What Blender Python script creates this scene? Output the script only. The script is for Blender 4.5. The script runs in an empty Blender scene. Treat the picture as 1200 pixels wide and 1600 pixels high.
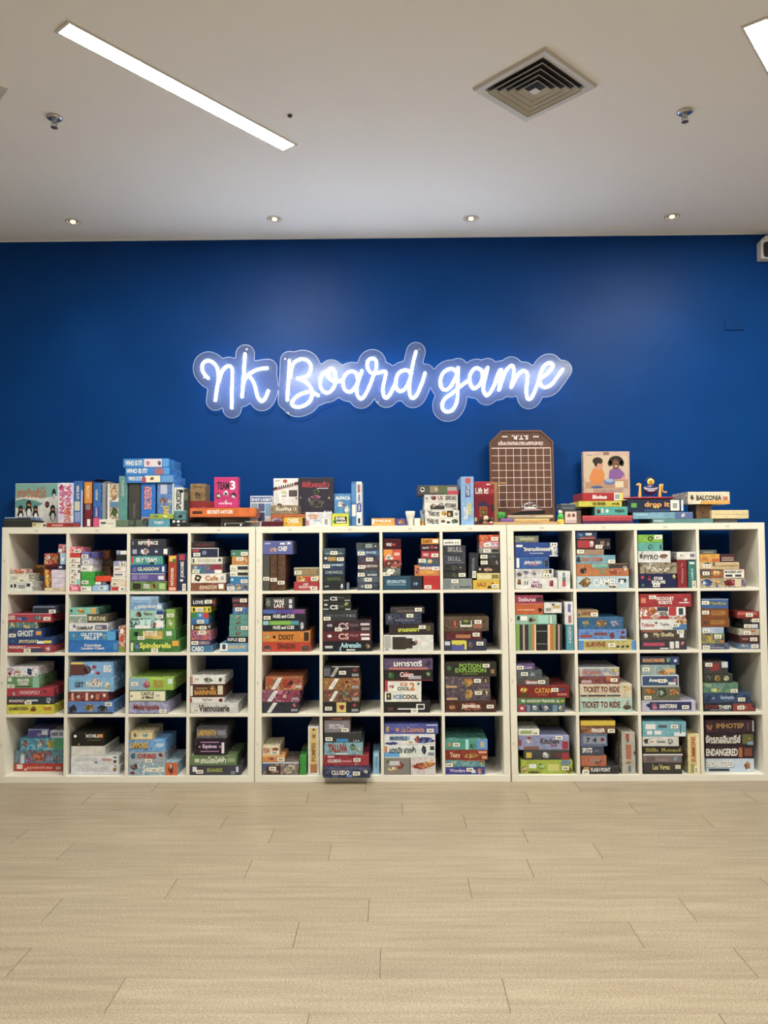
import bpy, bmesh, math, random
import numpy as np
from mathutils import Vector, Matrix
random.seed(7)
scene = bpy.context.scene
COL = scene.collection

# ------------------------------------------------------------------ camera
FPX = 1220.489
CAM = np.array([2.27499, -4.52694, 1.36022])
PITCH, YAW, ROLL = .04112, -.01106, -.00602
_c, _s = math.cos(YAW), math.sin(YAW)
_fw = np.array([_s, _c, 0.]); _rt = np.array([_c, -_s, 0.]); _up = np.array([0, 0, 1.])
F = _fw * math.cos(PITCH) + _up * math.sin(PITCH)
_u2 = _up * math.cos(PITCH) - _fw * math.sin(PITCH)
R = _rt * math.cos(ROLL) + _u2 * math.sin(ROLL)
U = _u2 * math.cos(ROLL) - _rt * math.sin(ROLL)
cam_data = bpy.data.cameras.new('camera')
cam = bpy.data.objects.new('camera', cam_data)
COL.objects.link(cam)
cam_data.sensor_fit = 'VERTICAL'
cam_data.sensor_height = 24
cam_data.lens = 24 * FPX / 1600
cam_data.clip_start = .05
m = Matrix.Identity(4)
for i in range(3):
    m[i][0], m[i][1], m[i][2], m[i][3] = R[i], U[i], -F[i], CAM[i]
cam.matrix_world = m
scene.camera = cam


def ray(x, y):
    return F + R * (x - 600) / FPX - U * (y - 800) / FPX


def aty(x, y, Y):          # the measured point of the photograph on the plane at depth Y
    d = ray(x, y)
    return CAM + d * (Y - CAM[1]) / d[1]


def atz(x, y, Z):
    d = ray(x, y)
    return CAM + d * (Z - CAM[2]) / d[2]


# ------------------------------------------------------------------ world, exposure
w = bpy.data.worlds.new('world'); scene.world = w
w.use_nodes = True
w.node_tree.nodes['Background'].inputs[0].default_value = (.9, .93, 1, 1)
w.node_tree.nodes['Background'].inputs[1].default_value = .3
scene.view_settings.view_transform = 'Standard'
scene.view_settings.look = 'None'
scene.view_settings.exposure = 1.57
scene.view_settings.gamma = 1
scene.view_settings.use_curve_mapping = False
STRIP_E = 82.0
NEON_E = 8.0
SPOT_E = 4.0
WARM = (1.0, .965, .80)
CEIL = 3.335
WALL = .43
H = 1.47


# ------------------------------------------------------------------ materials
def lin(c):
    return c / 12.92 if c <= .04045 else ((c + .055) / 1.055) ** 2.4


def hexc(h):
    h = h.strip()
    if len(h) == 3:
        v = [int(ch * 2, 16) / 255 for ch in h]
    else:
        v = [int(h[k:k + 2], 16) / 255 for k in (0, 2, 4)]
    return v


TINT = (1.0, .95, .80)


def alb(h, g=1.0, sat=.86):
    """colour seen under the warm room light -> surface colour"""
    c = [lin(v) / t for v, t in zip(hexc(h), TINT)]
    l = .25 * c[0] + .6 * c[1] + .15 * c[2]
    g *= .80 + .20 * min(1, l / .6)
    return tuple(min(.86, (l + (v - l) * sat) * g) for v in c) + (1,)


MATS = {}


def mat(name, color, rough=.5, metal=0, **kw):
    if name in MATS:
        return MATS[name]
    m = bpy.data.materials.new(name); m.use_nodes = True
    b = m.node_tree.nodes['Principled BSDF']
    b.inputs['Base Color'].default_value = color if len(color) == 4 else tuple(color) + (1,)
    b.inputs['Roughness'].default_value = rough
    b.inputs['Metallic'].default_value = metal
    for k, v in kw.items():
        b.inputs[k.replace('_', ' ')].default_value = v
    MATS[name] = m
    return m


def noise_color(m, c1, c2, scale, detail=3, vec=None, lo=.35, hi=.65, coord='Object'):
    nt = m.node_tree; N = nt.nodes; L = nt.links
    b = N['Principled BSDF']
    tc = N.new('ShaderNodeTexCoord'); mp = N.new('ShaderNodeMapping')
    L.new(tc.outputs[coord], mp.inputs[0])
    if vec: mp.inputs['Scale'].default_value = vec
    nz = N.new('ShaderNodeTexNoise'); nz.inputs['Scale'].default_value = scale; nz.inputs['Detail'].default_value = detail
    L.new(mp.outputs[0], nz.inputs['Vector'])
    cr = N.new('ShaderNodeValToRGB')
    cr.color_ramp.elements[0].position = lo; cr.color_ramp.elements[1].position = hi
    cr.color_ramp.elements[0].color = c1; cr.color_ramp.elements[1].color = c2
    L.new(nz.outputs[0], cr.inputs[0]); L.new(cr.outputs[0], b.inputs['Base Color'])
    return nz, cr, b, N, L


def card(spec):
    """printed cardboard: one colour (with faint print variation) or c/c/c mottled artwork"""
    key = 'card_' + spec.replace('/', '_')
    if key in MATS:
        return MATS[key]
    cs = spec.split('/')
    m = mat(key, alb(cs[0]), .42)
    nt = m.node_tree; N = nt.nodes; L = nt.links; b = N['Principled BSDF']
    b.inputs['Specular IOR Level'].default_value = .35
    if len(cs) == 1:
        c = alb(cs[0])
        noise_color(m, tuple(v * .86 for v in c[:3]) + (1,), tuple(min(.88, v * 1.1) for v in c[:3]) + (1,), 28, 4)
    else:
        tc = N.new('ShaderNodeTexCoord'); oi = N.new('ShaderNodeObjectInfo')
        ad = N.new('ShaderNodeVectorMath'); ad.operation = 'ADD'
        sc = N.new('ShaderNodeVectorMath'); sc.operation = 'SCALE'
        L.new(oi.outputs['Location'], sc.inputs[0]); sc.inputs['Scale'].default_value = 3.7
        L.new(tc.outputs['Object'], ad.inputs[0]); L.new(sc.outputs[0], ad.inputs[1])
        nz = N.new('ShaderNodeTexNoise'); nz.inputs['Scale'].default_value = 24; nz.inputs['Detail'].default_value = 3
        nz.inputs['Distortion'].default_value = 1.6
        L.new(ad.outputs[0], nz.inputs['Vector'])
        cr = N.new('ShaderNodeValToRGB'); cr.color_ramp.interpolation = 'CONSTANT'
        e = cr.color_ramp.elements
        n = len(cs)
        lo, hi = .40, .60
        e[0].position = 0; e[0].color = alb(cs[0])
        e[1].position = lo + .02 if n > 2 else .5; e[1].color = alb(cs[1])
        for k in range(2, n):
            q = e.new(lo + (hi - lo) * k / (n - .4)); q.color = alb(cs[k])
        L.new(nz.outputs[0], cr.inputs[0]); L.new(cr.outputs[0], b.inputs['Base Color'])
    return m


def shade_hex(h, k):
    c = hexc(h); return ''.join('%02x' % int(max(0, min(255, (v * k if k < 1 else v + (1 - v) * (k - 1)) * 255))) for v in c)


def lid_art(spec):
    """the lid's own picture, in the colours of the box"""
    c = spec.split('/')
    if len(c) > 1: return card(spec)
    return card('/'.join([c[0], shade_hex(c[0], .82), shade_hex(c[0], .62), shade_hex(c[0], 1.22)]))


def ink(h):
    return mat('ink_' + h, alb(h), .45)


# ------------------------------------------------------------------ mesh helpers
def new_obj(name, bm, m=None, parent=None, loc=None):
    me = bpy.data.meshes.new(name); bm.to_mesh(me); bm.free()
    o = bpy.data.objects.new(name, me); COL.objects.link(o)
    if m: me.materials.append(m)
    if parent: o.parent = parent
    if loc is not None: o.location = loc
    return o


def empty(name, label, cat, loc=(0, 0, 0), group=None, rot=None):
    o = bpy.data.objects.new(name, None); COL.objects.link(o)
    o.empty_display_size = .02
    o.location = loc
    if rot: o.rotation_euler = rot
    o['label'] = label; o['category'] = cat
    if group: o['group'] = group
    return o


def tag(o, label, cat, group=None):
    o['label'] = label; o['category'] = cat
    if group: o['group'] = group
    return o


def struct(o):
    o['kind'] = 'structure'; return o


def add_box(bm, x0, x1, y0, y1, z0, z1, bev=0, seg=1):
    r = bmesh.ops.create_cube(bm, size=1)
    vs = r['verts']
    for v in vs:
        v.co = Vector((x0 + (v.co.x + .5) * (x1 - x0), y0 + (v.co.y + .5) * (y1 - y0), z0 + (v.co.z + .5) * (z1 - z0)))
    if bev:
        es = list({e for v in vs for e in v.link_edges})
        bmesh.ops.bevel(bm, geom=es, offset=bev, segments=seg, affect='EDGES', profile=.5)
    return vs


def boxbm(*a, **k):
    bm = bmesh.new(); add_box(bm, *a, **k); return bm


def add_prism(bm, pts, y0, y1):
    """outline in x,z extruded along y"""
    a = [bm.verts.new((x, y0, z)) for x, z in pts]; b = [bm.verts.new((x, y1, z)) for x, z in pts]
    n = len(pts)
    bm.faces.new(a); bm.faces.new(b[::-1])
    for i in range(n):
        bm.faces.new((a[i], b[i], b[(i + 1) % n], a[(i + 1) % n]))
    bmesh.ops.recalc_face_normals(bm, faces=bm.faces)


def add_lathe(bm, prof, n=24, cx=0, cy=0, mtx=None):
    """profile of (r,z)"""
    rings = []
    for r, z in prof:
        rings.append([bm.verts.new((cx + r * math.cos(2 * math.pi * k / n), cy + r * math.sin(2 * math.pi * k / n), z)) for k in range(n)])
    for a, b in zip(rings, rings[1:]):
        for k in range(n):
            bm.faces.new((a[k], a[(k + 1) % n], b[(k + 1) % n], b[k]))
    bm.faces.new(rings[0][::-1]); bm.faces.new(rings[-1])
    bmesh.ops.recalc_face_normals(bm, faces=bm.faces)


def add_tube(bm, pts, r, n=8, taper=None):
    pts = [Vector(p) for p in pts]
    rings = []
    prev = None
    for i, p in enumerate(pts):
        t = (pts[min(i + 1, len(pts) - 1)] - pts[max(i - 1, 0)]).normalized()
        if prev is None:
            a = Vector((0, 1, 0)) if abs(t.y) < .9 else Vector((1, 0, 0))
        else:
            a = prev
        u = (a - t * a.dot(t)).normalized(); prev = u; v = t.cross(u)
        rr = r if taper is None else r * taper[i]
        rings.append((p, t, [p + (u * math.cos(2 * math.pi * k / n) + v * math.sin(2 * math.pi * k / n)) * rr for k in range(n)], rr))
    vr = []
    p, t, ring, rr = rings[0]
    vr.append([bm.verts.new(p - t * rr * .5 + (q - p) * .6) for q in ring])
    for p, t, ring, rr in rings:
        vr.append([bm.verts.new(q) for q in ring])
    p, t, ring, rr = rings[-1]
    vr.append([bm.verts.new(p + t * rr * .5 + (q - p) * .6) for q in ring])
    for a, b in zip(vr, vr[1:]):
        for k in range(n):
            bm.faces.new((a[k], a[(k + 1) % n], b[(k + 1) % n], b[k]))
    bm.faces.new(vr[0][::-1]); bm.faces.new(vr[-1])


def smooth_line(pts, sub=6):
    P = [Vector((p[0], p[1], 0)) for p in pts]
    P = [P[0] * 2 - P[1]] + P + [P[-1] * 2 - P[-2]]
    out = []
    for i in range(1, len(P) - 2):
        for k in range(sub):
            t = k / sub
            a, b, c, d = P[i - 1], P[i], P[i + 1], P[i + 2]
            q = .5 * ((2 * b) + (c - a) * t + (2 * a - 5 * b + 4 * c - d) * t * t + (3 * b - a - 3 * c + d) * t ** 3)
            out.append((q.x, q.y))
    out.append((P[-2].x, P[-2].y))
    return out


def shade_smooth(o):
    for p in o.data.polygons: p.use_smooth = True
    return o


# ------------------------------------------------------------------ lettering (built in one go at the end)
TEXTS = []


def text(parent, s, col, u0, u1, v0, v1, y=-.0007, rot=0, name='title', slant=0, mat_=None):
    """lettering stretched over the rectangle u0..u1 x v0..v1 (metres, in the parent's frame)"""
    TEXTS.append((parent, s, col, u0, u1, v0, v1, y, rot, name, slant, mat_))


def build_texts():
    need = {}
    for t in TEXTS:
        need[(t[1], t[10])] = None
    tmp = []
    for (s, sl) in need:
        cu = bpy.data.curves.new('txt', 'FONT'); cu.body = s; cu.resolution_u = 2; cu.offset = .03; cu.shear = sl
        cu.space_line = .85; cu.align_x = 'CENTER'
        ob = bpy.data.objects.new('txt', cu); COL.objects.link(ob); tmp.append(((s, sl), ob, cu))
    dg = bpy.context.evaluated_depsgraph_get(); dg.update()
    arrs = {}
    for key, ob, cu in tmp:
        me = ob.evaluated_get(dg).to_mesh()
        co = np.empty(len(me.vertices) * 3); me.vertices.foreach_get('co', co); co = co.reshape(-1, 3)
        faces = [tuple(p.vertices) for p in me.polygons]
        if len(co):
            lo = co.min(0); hi = co.max(0)
            arrs[key] = ((co - lo) / np.maximum(hi - lo, 1e-6), faces)
        ob.evaluated_get(dg).to_mesh_clear()
    for key, ob, cu in tmp:
        bpy.data.objects.remove(ob); bpy.data.curves.remove(cu)
    cache = {}
    for parent, s, col, u0, u1, v0, v1, y, rot, name, sl, mt in TEXTS:
        if (s, sl) not in arrs: continue
        k = (s, sl, rot, col if mt is None else mt.name)
        if k not in cache:
            co, faces = arrs[(s, sl)]
            if rot == 1: pts = [(1 - b, 0, a) for a, b, _ in co]
            elif rot == 3: pts = [(b, 0, 1 - a) for a, b, _ in co]
            elif rot == 2: pts = [(1 - a, 0, 1 - b) for a, b, _ in co]
            else: pts = [(a, 0, b) for a, b, _ in co]
            me = bpy.data.meshes.new(name); me.from_pydata(pts, [], faces)
            me.materials.append(mt or ink(col)); cache[k] = me
        o = bpy.data.objects.new(name, cache[k]); COL.objects.link(o); o.parent = parent
        o.location = (u0, y, v0); o.scale = (u1 - u0, 1, v1 - v0)


def patch(parent, m, u0, u1, v0, v1, y=-.0004, name='printed_panel', ell=False, th=.0003, jag=0):
    bm = bmesh.new()
    if ell:
        cx, cz, a, b = (u0 + u1) / 2, (v0 + v1) / 2, (u1 - u0) / 2, (v1 - v0) / 2
        rr = random.Random(int(cx * 9973 + cz * 7919 + a * 1e5)); n = 22; j = jag if min(a, b) > .004 else 0
        q = [1 + j * (rr.random() - .5) for _ in range(n)]; q = [(q[k - 1] + 2 * q[k] + q[(k + 1) % n]) / 4 if rr.random() < .5 else q[k] for k in range(n)]; q = [v / max(q) for v in q]
        add_prism(bm, [(cx + a * q[k] * math.cos(k * 2 * math.pi / n), cz + b * q[k] * math.sin(k * 2 * math.pi / n)) for k in range(n)], y, y + th)
    else:
        add_box(bm, u0, u1, y, y + th, v0, v1)
    return new_obj(name, bm, m, parent)


def poly(parent, m, pts, y=-.0004, name='printed_panel', th=.0003):
    bm = bmesh.new(); add_prism(bm, pts, y, y + th)
    return new_obj(name, bm, m, parent)


# ================================================================== ROOM
X0, X1, Y1 = -1.6, 6.2, -8.2
# ceiling paint
m_ceil = mat('ceiling_paint', (.90, .875, .83), .85)
m_wall = mat('blue_wall_paint', (.002, .055, .26), .42)
m_wall.node_tree.nodes['Principled BSDF'].inputs['Specular IOR Level'].default_value = .10
noise_color(m_wall, (.0020, .040, .195, 1), (.0024, .044, .211, 1), 3, 2)
m_side = mat('plain_wall_paint', (.48, .46, .43), .8)
struct(new_obj('ceiling', boxbm(X0 - .1, X1 + .1, Y1 - .1, WALL + .1, CEIL, CEIL + .1), m_ceil))
struct(new_obj('wall_back', boxbm(X0, X1, WALL, WALL + .1, 0, CEIL), m_wall))
struct(new_obj('wall_left', boxbm(X0 - .1, X0, Y1, WALL, 0, CEIL), m_side))
struct(new_obj('wall_right', boxbm(X1, X1 + .1, Y1, WALL, 0, CEIL), m_side))
struct(new_obj('wall_front', boxbm(X0 - .1, X1 + .1, Y1 - .1, Y1, 0, CEIL), m_side))
struct(new_obj('trim_1', boxbm(X0, X1, WALL - .006, WALL, CEIL - .006, CEIL, bev=.001), mat('trim_paint', (.85, .85, .86), .6)))

# floor of vinyl planks
bm = bmesh.new()
PW, PL = .1838, 1.183
row_x = {-1: 2.114, 0: 2.114, 1: 1.807, 2: 2.315, 3: 2.619, 4: 1.699, 5: 1.988, 6: 1.659, 7: 2.57, 8: 2.176, 9: 1.928, 10: 2.225, 11: 1.425, 12: 2.023}
lay = bm.loops.layers.color.new('plank')
k = -3
while True:
    yb = -.0 - PW * k + .003
    ya_ = yb - PW
    if yb < Y1: break
    xs = row_x.get(k, 2.0 + random.random())
    x = xs - PL * 6
    while x < X1:
        a, b = max(x, X0), min(x + PL, X1)
        if b > a and ya_ < WALL:
            g, g2 = .0011, .0003
            v = [bm.verts.new(q) for q in ((a + g, max(ya_ + g2, Y1), 0), (b - g, max(ya_ + g2, Y1), 0), (b - g, min(yb - g2, WALL), 0), (a + g, min(yb - g2, WALL), 0))]
            f = bm.faces.new(v); r1, r2 = random.random(), random.random()
            for l in f.loops: l[lay] = (r1, r2, random.random() * 0, 1)
        x += PL
    k += 1
m_fl = mat('vinyl_plank', (.55, .45, .32), .38)
nt = m_fl.node_tree; N = nt.nodes; L = nt.links; b = N['Principled BSDF']
b.inputs['Specular IOR Level'].default_value = .4
tc = N.new('ShaderNodeTexCoord'); at = N.new('ShaderNodeAttribute'); at.attribute_name = 'plank'
mp = N.new('ShaderNodeMapping'); mp.inputs['Scale'].default_value = (1.1, 14, 1)
ad = N.new('ShaderNodeVectorMath'); ad.operation = 'MULTIPLY_ADD'; ad.inputs[1].default_value = (9, 9, 9)
L.new(at.outputs['Color'], ad.inputs[0]); L.new(tc.outputs['Object'], ad.inputs[2]); L.new(ad.outputs[0], mp.inputs[0])
n1 = N.new('ShaderNodeTexNoise'); n1.inputs['Scale'].default_value = 2.2; n1.inputs['Detail'].default_value = 6
L.new(mp.outputs[0], n1.inputs['Vector'])
mp2 = N.new('ShaderNodeMapping'); mp2.inputs['Scale'].default_value = (1, 1.5, 1); L.new(tc.outputs['Object'], mp2.inputs[0])
n2 = N.new('ShaderNodeTexNoise'); n2.inputs['Scale'].default_value = 150; n2.inputs['Detail'].default_value = 3
L.new(mp2.outputs[0], n2.inputs['Vector'])
c1 = N.new('ShaderNodeValToRGB'); c1.color_ramp.elements[0].position = .3; c1.color_ramp.elements[1].position = .7
c1.color_ramp.elements[0].color = (.300, .243, .182, 1); c1.color_ramp.elements[1].color = (.390, .325, .250, 1)
L.new(n1.outputs[0], c1.inputs[0])
c2 = N.new('ShaderNodeValToRGB'); c2.color_ramp.elements[0].position = .38; c2.color_ramp.elements[1].position = .62
c2.color_ramp.elements[0].color = (.76, .75, .74, 1); c2.color_ramp.elements[1].color = (1.20, 1.21, 1.22, 1)
L.new(n2.outputs[0], c2.inputs[0])
mx = N.new('ShaderNodeMix'); mx.data_type = 'RGBA'; mx.blend_type = 'MULTIPLY'; mx.inputs[0].default_value = 1
L.new(c1.outputs[0], mx.inputs[6]); L.new(c2.outputs[0], mx.inputs[7])
sp = N.new('ShaderNodeSeparateColor'); L.new(at.outputs['Color'], sp.inputs[0])
mr = N.new('ShaderNodeMapRange'); mr.inputs[3].default_value = .95; mr.inputs[4].default_value = 1.05; L.new(sp.outputs[1], mr.inputs[0])
mx2 = N.new('ShaderNodeMix'); mx2.data_type = 'RGBA'; mx2.blend_type = 'MULTIPLY'; mx2.inputs[0].default_value = 1
L.new(mx.outputs[2], mx2.inputs[6]); L.new(mr.outputs[0], mx2.inputs[7])
L.new(mx2.outputs[2], b.inputs['Base Color'])
fo = new_obj('floor', bm, m_fl)
struct(fo)
struct(new_obj('floor', boxbm(X0, X1, Y1, WALL, -.1, -.0012), mat('floor_underlay', (.10, .075, .05), .8)))

# ================================================================== CEILING FITTINGS
m_alu = mat('white_lamp_frame', (.70, .66, .60), .45)
m_lamp = mat('lamp_diffuser', (1, 1, 1), .5)
bb = m_lamp.node_tree.nodes['Principled BSDF']
bb.inputs['Emission Color'].default_value = WARM + (1,); bb.inputs['Emission Strength'].default_value = STRIP_E
A_ = atz(84, 47, CEIL); B_ = atz(107, 32.3, CEIL); C_ = atz(464.5, 227.4, CEIL); D_ = atz(443, 233.6, CEIL)
sc1 = (A_ + B_ + C_ + D_) / 4
sdir = (C_ + D_ - A_ - B_); sang = math.atan2(sdir[1], sdir[0]); slen = np.linalg.norm(sdir) / 2
r0 = (atz(1163, 37, CEIL) + atz(1195, 28, CEIL)) / 2
sc2 = r0 + np.array([math.cos(sang), math.sin(sang), 0]) * slen / 2


def strip(c, label, lamp_len=slen, wd=.098):
    t = empty('ceiling_strip_light', label, 'ceiling light', (c[0], c[1], CEIL), 'recessed strip lights in the ceiling', (0, 0, sang))
    l, h = lamp_len / 2, wd / 2
    bm = bmesh.new()
    add_box(bm, -l, l, -h, -h + .009, -.006, 0); add_box(bm, -l, l, h - .009, h, -.006, 0)
    add_box(bm, -l, -l + .012, -h + .009, h - .009, -.006, 0); add_box(bm, l - .012, l, -h + .009, h - .009, -.006, 0)
    new_obj('lamp_frame', bm, m_alu, t)
    new_obj('diffuser', boxbm(-l + .012, l - .012, -h + .009, h - .009, -.004, -.001), m_lamp, t)


strip(sc1, 'long lit strip light crossing the ceiling diagonally at the left')
strip(sc2, 'lit strip light cut off by the right edge of the ceiling')
step = sc2 - sc1
for j in range(2):
    for i in range(-1, 3):
        if j == 0 and i in (0, 1): continue
        c = sc1 + step * i * np.array([1, 0, 0]) + np.array([0, -2.5 * j, 0])
        if X0 + .5 < c[0] < X1 - .5:
            strip(c, 'lit strip light in the ceiling outside the view, row %s bay %s' % (['one', 'two', 'three'][j], ['one', 'two', 'three', 'four'][i + 1]))

# air diffuser: square louvred grille turned by 45 degrees
P4 = [atz(x, y, CEIL) for x, y in ((733, 137), (855, 75), (935, 133), (822, 186))]
dc = sum(P4) / 4
dd = P4[2] - P4[1]; dang = math.atan2((P4[2] - P4[1])[1], (P4[2] - P4[1])[0])
dh = np.mean([np.linalg.norm(P4[k] - P4[(k + 1) % 4]) for k in range(4)]) / 2
m_dif = mat('diffuser_metal', (.60, .57, .51), .38, .0)
m_hole = mat('duct_dark', (.03, .03, .045), .8)


def square_ring(bm, ro, zo, ri, zi, th=.002):
    v = []
    for r, z in ((ro, zo), (ri, zi), (ri, zi + th), (ro, zo + th)):
        v.append([bm.verts.new(q) for q in ((-r, -r, z), (r, -r, z), (r, r, z), (-r, r, z))])
    for a in range(4):
        b_ = (a + 1) % 4
        for k in range(4):
            bm.faces.new((v[a][k], v[a][(k + 1) % 4], v[b_][(k + 1) % 4], v[b_][k]))


def diffuser(c, label):
    t = empty('air_diffuser', label, 'air vent', (c[0], c[1], CEIL), 'square air vents in the ceiling', (0, 0, dang))
    bm = bmesh.new()
    square_ring(bm, dh, -.001, dh * .97, -.014); square_ring(bm, dh * .97, -.014, dh * .80, -.010)
    square_ring(bm, dh * .80, -.010, dh * .77, -.001)
    bmesh.ops.recalc_face_normals(bm, faces=bm.faces)
    new_obj('vent_frame', bm, m_dif, t)
    new_obj('duct_opening', boxbm(-dh * .78, dh * .78, -dh * .78, dh * .78, -.0025, -.0005), m_hole, t)
    for k in range(4):
        bm = bmesh.new(); r = dh * (.74 - .15 * k)
        square_ring(bm, r, -.021, r - dh * .10, -.005, .0015); square_ring(bm, r + .0006, -.026, r, -.021, .001)
        bmesh.ops.recalc_face_normals(bm, faces=bm.faces)
        new_obj('louvre', bm, m_dif, t)
    bm = bmesh.new()
    r = dh * .10
    add_box(bm, -r, r, -r, r, -.024, -.021, bev=.001)
    new_obj('centre_plate', bm, m_dif, t)


diffuser(dc, 'square grey louvred air vent at ceiling right')
L_ = atz(14, 140, CEIL)
diffuser(L_ - np.array([math.cos(math.radians(0)) * dh * 1.414, 0, 0]), 'square air vent just showing its corner at the left ceiling edge')

m_chrome = mat('sprinkler_chrome', (.55, .54, .56), .25, .9)
m_brz = mat('sprinkler_bronze', (.22, .19, .15), .4, .7)
for (x, y, lab) in ((85, 183, 'chrome fire sprinkler beside the left strip light'), (1070, 174, 'chrome fire sprinkler right of the air vent')):
    c = atz(x, y, CEIL)
    t = empty('fire_sprinkler', lab, 'sprinkler', tuple(c), 'fire sprinklers in the ceiling')
    bm = bmesh.new(); add_lathe(bm, [(.010, 0), (.036, 0), (.037, -.004), (.030, -.010), (.016, -.014), (.010, -.014)], 28)
    shade_smooth(new_obj('escutcheon', bm, m_chrome, t))
    bm = bmesh.new(); add_lathe(bm, [(.010, -.012), (.011, -.026), (.005, -.030), (.005, -.032)], 16); new_obj('nozzle', bm, m_chrome, t)
    bm = bmesh.new()
    for s in (-1, 1):
        add_tube(bm, [(s * .010, 0, -.024), (s * .013, 0, -.034), (s * .004, 0, -.048)], .0022, 6)
    new_obj('frame_arms', bm, m_brz, t)
    bm = bmesh.new(); add_lathe(bm, [(.002, -.046), (.015, -.048), (.016, -.050), (.002, -.051)], 18); new_obj('deflector', bm, m_brz, t)

m_ringw = mat('downlight_ring', (.62, .60, .56), .5)
m_bulb = mat('downlight_bulb', (1, 1, 1), .5)
bb = m_bulb.node_tree.nodes['Principled BSDF']
bb.inputs['Emission Color'].default_value = (1, .74, .40, 1); bb.inputs['Emission Strength'].default_value = 3.2
m_refl = mat('downlight_reflector', (.42, .36, .28), .3, .5)
words4 = ['first', 'second', 'third', 'fourth']
for k, (x, y) in enumerate(((114, 346), (429, 342), (736, 341), (1050, 338))):
    c = atz(x, y, CEIL)
    t = empty('downlight', words4[k] + ' small round downlight from the left along the blue wall', 'ceiling light', tuple(c), 'round downlights along the blue wall')
    bm = bmesh.new(); n = 32
    ring = []
    for r, z in ((.036, -.001), (.046, -.001), (.047, -.003), (.044, -.005), (.036, -.005), (.030, -.0015)):
        ring.append([bm.verts.new((r * math.cos(2 * math.pi * q / n), r * math.sin(2 * math.pi * q / n), z)) for q in range(n)])
    for a in range(6):
        for q in range(n):
            bm.faces.new((ring[a][q], ring[a][(q + 1) % n], ring[(a + 1) % 6][(q + 1) % n], ring[(a + 1) % 6][q]))
    bmesh.ops.recalc_face_normals(bm, faces=bm.faces)
    shade_smooth(new_obj('trim_ring', bm, m_ringw, t))
    bm = bmesh.new(); add_lathe(bm, [(.002, -.0015), (.031, -.0015), (.031, -.0008), (.002, -.0008)], 24); new_obj('reflector', bm, m_refl, t)
    bm = bmesh.new(); add_lathe(bm, [(.001, -.009), (.010, -.008), (.015, -.005), (.015, -.002), (.001, -.002)], 20)
    shade_smooth(new_obj('bulb', bm, m_bulb, t))
    ld = bpy.data.lights.new('downlight_beam', 'SPOT'); ld.energy = SPOT_E; ld.color = (1, .84, .62); ld.spot_size = math.radians(75); ld.spot_blend = .8
    ld.shadow_soft_size = .02
    lo = bpy.data.objects.new('downlight_beam', ld); COL.objects.link(lo); lo.parent = t; lo.location = (0, 0, -.015)

c = atz(453, 180, CEIL)
bm = bmesh.new(); add_lathe(bm, [(.001, 0), (.011, 0), (.011, -.004), (.006, -.010), (.001, -.011)], 16)
tag(new_obj('ceiling_sensor', bm, mat('sensor_black', (.02, .02, .02), .5), None, tuple(c)), 'tiny dark round sensor on the ceiling past the strip light end', 'sensor')
c = atz(962, 362, CEIL)
t = empty('ceiling_hatch', 'small pale rectangular cover on the ceiling against the blue wall', 'cover', (c[0], WALL - .075, CEIL), None, (0, 0, 0))
new_obj('cover_plate', boxbm(-.068, .068, -.05, .05, -.008, 0, bev=.002), m_ceil, t)
new_obj('cover_lip', boxbm(-.055, .055, -.038, .038, -.011, -.007, bev=.001), m_ceil, t)

# emergency light box, cut by the right edge
p = aty(1189.5, 404, WALL - .06); q = aty(1189.5, 376, WALL - .06)
t = empty('emergency_light', 'pale wall box with a dark rounded lens at the right edge', 'wall light', (p[0], WALL, p[2]))
hh = q[2] - p[2] + .0
m_pl = mat('pale_plastic', (.66, .65, .64), .45)
bm = bmesh.new()
add_prism(bm, [(0, 0), (.30, 0), (.30, hh), (.27, hh + .035), (.035, hh + .035), (0, hh)], -.06, 0)
bmesh.ops.bevel(bm, geom=list(bm.edges), offset=.003, segments=2, affect='EDGES')
new_obj('housing', bm, m_pl, t)
for sx in (.014, .185):
    bm = bmesh.new(); n = 24
    w_, h_ = .07, hh * .85
    pts = []
    for a in range(n):
        an = 2 * math.pi * a / n
        cx = (w_ / 2 - .02) * (1 if math.cos(an) > 0 else -1); cz = (h_ / 2 - .02) * (1 if math.sin(an) > 0 else -1)
        pts.append((sx + .035 + cx + .02 * math.cos(an), hh / 2 + cz + .02 * math.sin(an)))
    add_prism(bm, pts, -.066, -.058); new_obj('lens', bm, mat('dark_lens', (.02, .02, .025), .15), t)
for sx in (.02, .28):
    for sz in (.018, hh + .008):
        bm = bmesh.new(); add_lathe(bm, [(.0005, -.002), (.005, -.002), (.005, .002), (.0005, .002)], 12)
        o = new_obj('screw', bm, mat('screw_grey', (.3, .3, .3), .4, .5), t, (sx, -.0605, sz)); o.rotation_euler = (math.pi / 2, 0, 0)

# painted-over socket plate on the wall
p = aty(1133, 516, WALL); q = aty(1162, 497, WALL)
t = empty('wall_socket', 'blue painted socket plate high on the wall at right', 'socket', (p[0], WALL, p[2]))
ww, hz = q[0] - p[0], q[2] - p[2]
m_sock = mat('socket_blue', (.0020, .040, .19), .42, 0, Specular_IOR_Level=.12)
new_obj('face_plate', boxbm(0, ww, -.010, 0, 0, hz, bev=.002), m_sock, t)
for k in range(3):
    new_obj('socket_insert', boxbm(ww * (.14 + .26 * k), ww * (.34 + .26 * k), -.013, -.009, hz * .28, hz * .80, bev=.001), m_sock, t)

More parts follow.
